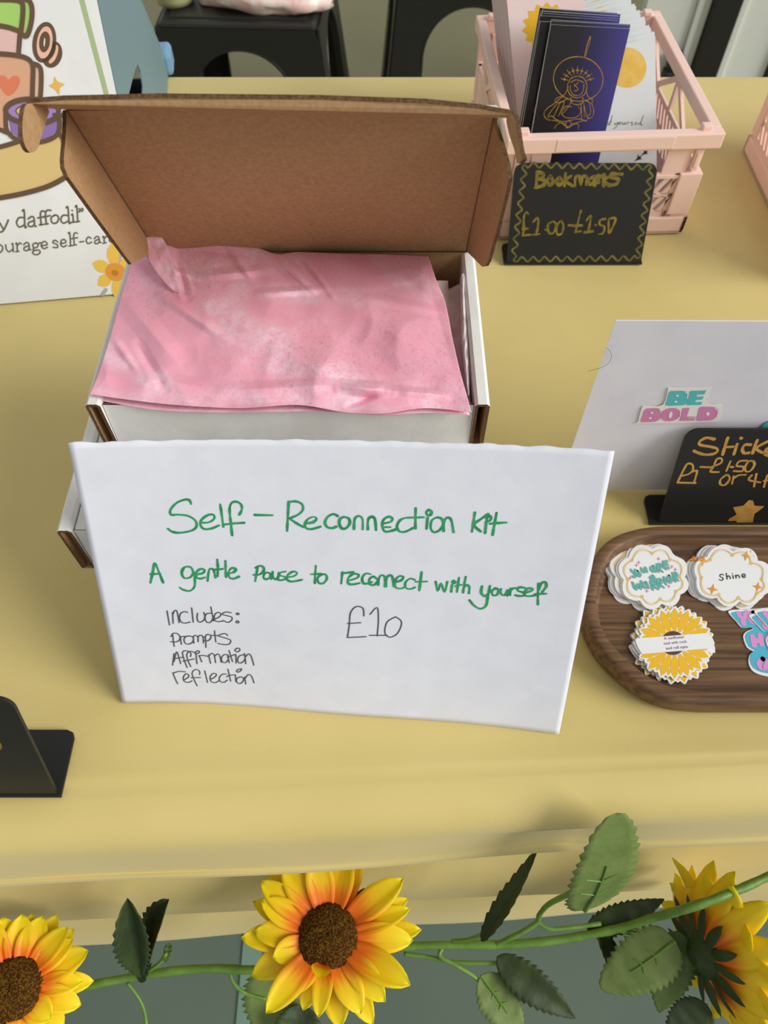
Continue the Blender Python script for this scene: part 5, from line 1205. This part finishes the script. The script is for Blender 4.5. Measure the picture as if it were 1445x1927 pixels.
def petal_mesh(C0, dr, n, length, width, cup, droop, r0, seed):
    s_ = dr.cross(n).normalized(); nr, nc = 12, 6; V = []; F = []; UV = []
    rnd = random.Random(seed); tw = rnd.uniform(-0.25, 0.25); ph = rnd.uniform(0, 6)
    for i in range(nr + 1):
        f = i / nr; wv = 0.34 + 0.66 * math.sin(math.pi * min(1, f * 0.98) ** 0.9) ** 0.8 if f < 0.5 else math.sin(math.pi * f ** 1.12) ** 0.75 if f < 0.999 else 0.02
        if f < 0.5: wv = 0.42 + 0.58 * math.sin(math.pi * f)
        else: wv = max(0.0, 1 - ((f - 0.5) / 0.5) ** 1.9) ** 0.72 if f < 1 else 0.02
        r_ = r0 + length * f
        h = cup * length * math.sin(math.pi * f * 0.8) + droop * length * f * f
        c = C0 + dr * r_ + n * h
        for j in range(nc + 1):
            cc = j / nc * 2 - 1; hw = width / 2 * wv
            cr_ = 0.10 * width * (cc * cc) * (1 if f < .9 else .4) - 0.05 * width * math.cos(cc * 7 + ph) * f * (1 - f) * 2
            V.append(c + s_ * hw * cc + n * (cr_ + tw * hw * cc)); UV.append((j / nc, f))
    for i in range(nr):
        for j in range(nc): a = i * (nc + 1) + j; F.append([a, a + 1, a + nc + 2, a + nc + 1])
    return V, F, UV
def sunflower(C0, n, rd, petals, label, seed=1, face_map=None, disc_h=0.45):
    n = n.normalized(); e1 = Vector((1, 0, 0)); e1 = (e1 - n * e1.dot(n)).normalized(); e2 = n.cross(e1)
    V = []; F = []; seg = 40; rg = 14
    for i in range(rg + 1):
        f = i / rg; r_ = rd * math.sin(f * math.pi / 2) * 1.0; z = rd * disc_h * math.cos(f * math.pi / 2) - (rd * 0.15 * f ** 6)
        for j in range(seg):
            a = 2 * math.pi * j / seg + i * 0.08; k = 1 + 0.05 * noise.noise(Vector((i * 1.7, j * 1.9, seed)))
            V.append(C0 + (e1 * math.cos(a) + e2 * math.sin(a)) * r_ * k + n * (z + rd * 0.07 * noise.noise(Vector((i * 3.1, j * 2.3, seed + 5)))))
    for i in range(rg):
        for j in range(seg): j2 = (j + 1) % seg; F.append([i * seg + j, (i + 1) * seg + j, (i + 1) * seg + j2, i * seg + j2])
    F.append([rg * seg + j for j in range(seg)])
    hd = obj('sunflower', V, F, M_disc, gar, smooth=True); hd['label'] = label
    for k, (dr, L, wd, layer) in enumerate(petals):
        dr = (dr - n * dr.dot(n)).normalized()
        base = C0 - n * (0.0012 + 0.0028 * layer)
        droop = {0: 0.06, 1: -0.04, 2: 0.5}[layer] + 0.08 * math.sin(k * 2.3)
        cup = 0.12 if layer == 0 else 0.06
        V, F, UV = petal_mesh(base, dr, n, L - rd * 0.55, wd, cup, droop, rd * 0.55, seed * 50 + k)
        o = obj('petal', V, F, M_petal, hd, smooth=True, uv=UV); md = o.modifiers.new('t', 'SOLIDIFY'); md.thickness = 0.0004; md.offset = 0
    # receptacle and sepals behind
    V = []; F = []; ns = 14
    q = MB(); q.tube([C0 - n * 0.012, C0 - n * 0.008, C0 - n * 0.0045], [0.004, rd * 0.55, rd * 0.95], 20); q.build('receptacle', M_leafd, hd)
    for k in range(ns):
        a = 2 * math.pi * k / ns; dr = e1 * math.cos(a) + e2 * math.sin(a)
        V, F, UV = petal_mesh(C0 - n * 0.0065, dr, n, rd * 1.45, rd * 0.36, -0.05, 0.12, rd * 0.4, k)
        V2 = V; o = obj('sepal', V2, F, M_leafd, hd, smooth=True, uv=UV)
    return hd
def tips_to_petals(C0, n, cpx, tips, crop, t0):
    P = Plane(C0, n); o = []
    for x, y, ly, wd in tips:
        u, v = crop([(x, y)])[0]; p = P(u, v)[0]; d = p - C0; o.append((d, d.length, wd, ly))
    return o
K6 = Crop(420, 1560, 3.284)
c = at_t(617, 1762, 0.412); nm = (CAMV - c).normalized() * 1.0 + Vector((-0.05, 0.10, 0.10))
w1 = 0.0162
tp6 = [(375,200,0,w1),(575,140,0,w1),(765,135,0,w1),(1110,320,0,.016),(1150,500,0,.013),(1172,690,0,.0155),(1150,970,0,.0165),(1000,1068,0,.0150),(850,1145,0,.0155),(590,1165,0,.0115),(430,1020,0,.0125),(270,1140,0,.0150),(310,800,0,.0140),(190,640,0,.0145),(240,450,0,.0145),(235,330,0,.014),
       (445,150,1,.013),(665,130,1,.014),(850,120,1,.014),(1145,425,1,.013),(1225,620,1,.014),(925,1210,1,.014),(720,1230,1,.016),(490,1120,1,.012),(165,905,1,.0155),(108,672,1,.015),(178,440,1,.013),(272,240,1,.013)]
sf = sunflower(c, nm, 0.0172, tips_to_petals(c, nm.normalized(), None, tp6, K6, 0), 'sunflower in the middle of the garland', 1)
# the small curled petal over the disc's lower rim
n_ = nm.normalized(); e_d = (Plane(c, n_)(600, 1870)[0] - c).normalized()
V, F, UV = petal_mesh(c + e_d * 0.0135 + n_ * 0.003, (-e_d * 0.1 + n_ * 0.4 + e_d * 0.75).normalized(), (n_ - e_d * 0.6).normalized(), 0.015, 0.0105, 0.3, 0.5, 0.0, 77)
obj('petal', V, F, M_petal, sf, smooth=True, uv=UV)
K7 = Crop(0, 1480, 3.01)
c = at_t(22, 1862, 0.415); nm = (CAMV - c).normalized() + Vector((-0.12, 0.05, 0.05)); tips = []
tp7 = [(20,745,0,w1),(130,730,0,w1),(245,735,0,.0155),(385,800,0,.014),(415,870,0,.013),(500,930,0,.0165),(470,1105,0,.0130),(325,1180,0,.011),(460,1240,0,.0145),(290,1320,0,.015),(160,1440,0,w1),(60,1500,0,w1),
       (325,725,1,.013),(415,800,1,.013),(530,1100,1,.013),(360,1350,1,.015),(230,1450,1,.015),(180,720,1,.013),
       (-100,740,0,w1),(-220,830,0,w1),(-310,960,0,w1),(-360,1110,0,w1),(-330,1270,0,w1),(-240,1400,0,w1),(-90,1500,0,w1),(-160,760,1,w1),(-290,900,1,w1),(-350,1030,1,w1),(-350,1200,1,w1),(-280,1350,1,w1)]
sunflower(c, nm, 0.0168, tips_to_petals(c, nm.normalized(), None, tp7, K7, 0), 'sunflower at the left edge of the garland', 2)
# right flower, seen from behind and the side
c = at_t(1336, 1792, 0.418); vx = (c - CAMV).normalized(); ri = Vector((1, 0, 0)); 
nm = (ri * 0.86 + vx * 0.30 + Vector((0, 0.25, 0.1))).normalized()
e1 = (Vector((0, 0, 1)) - nm * nm.z).normalized(); e2 = nm.cross(e1); ps_ = []
for k in range(15):
    a = 2 * math.pi * k / 15 + 0.12; ps_.append((e1 * math.cos(a) + e2 * math.sin(a), 0.047 + 0.004 * math.sin(k * 5), 0.0165, 2))
for k in range(13):
    a = 2 * math.pi * k / 13 + 0.4; ps_.append((e1 * math.cos(a) + e2 * math.sin(a), 0.046 + 0.004 * math.sin(k * 3), 0.016, 0))
sunflower(c, nm, 0.0170, ps_, 'sunflower at the right edge of the garland, seen from behind', 3)
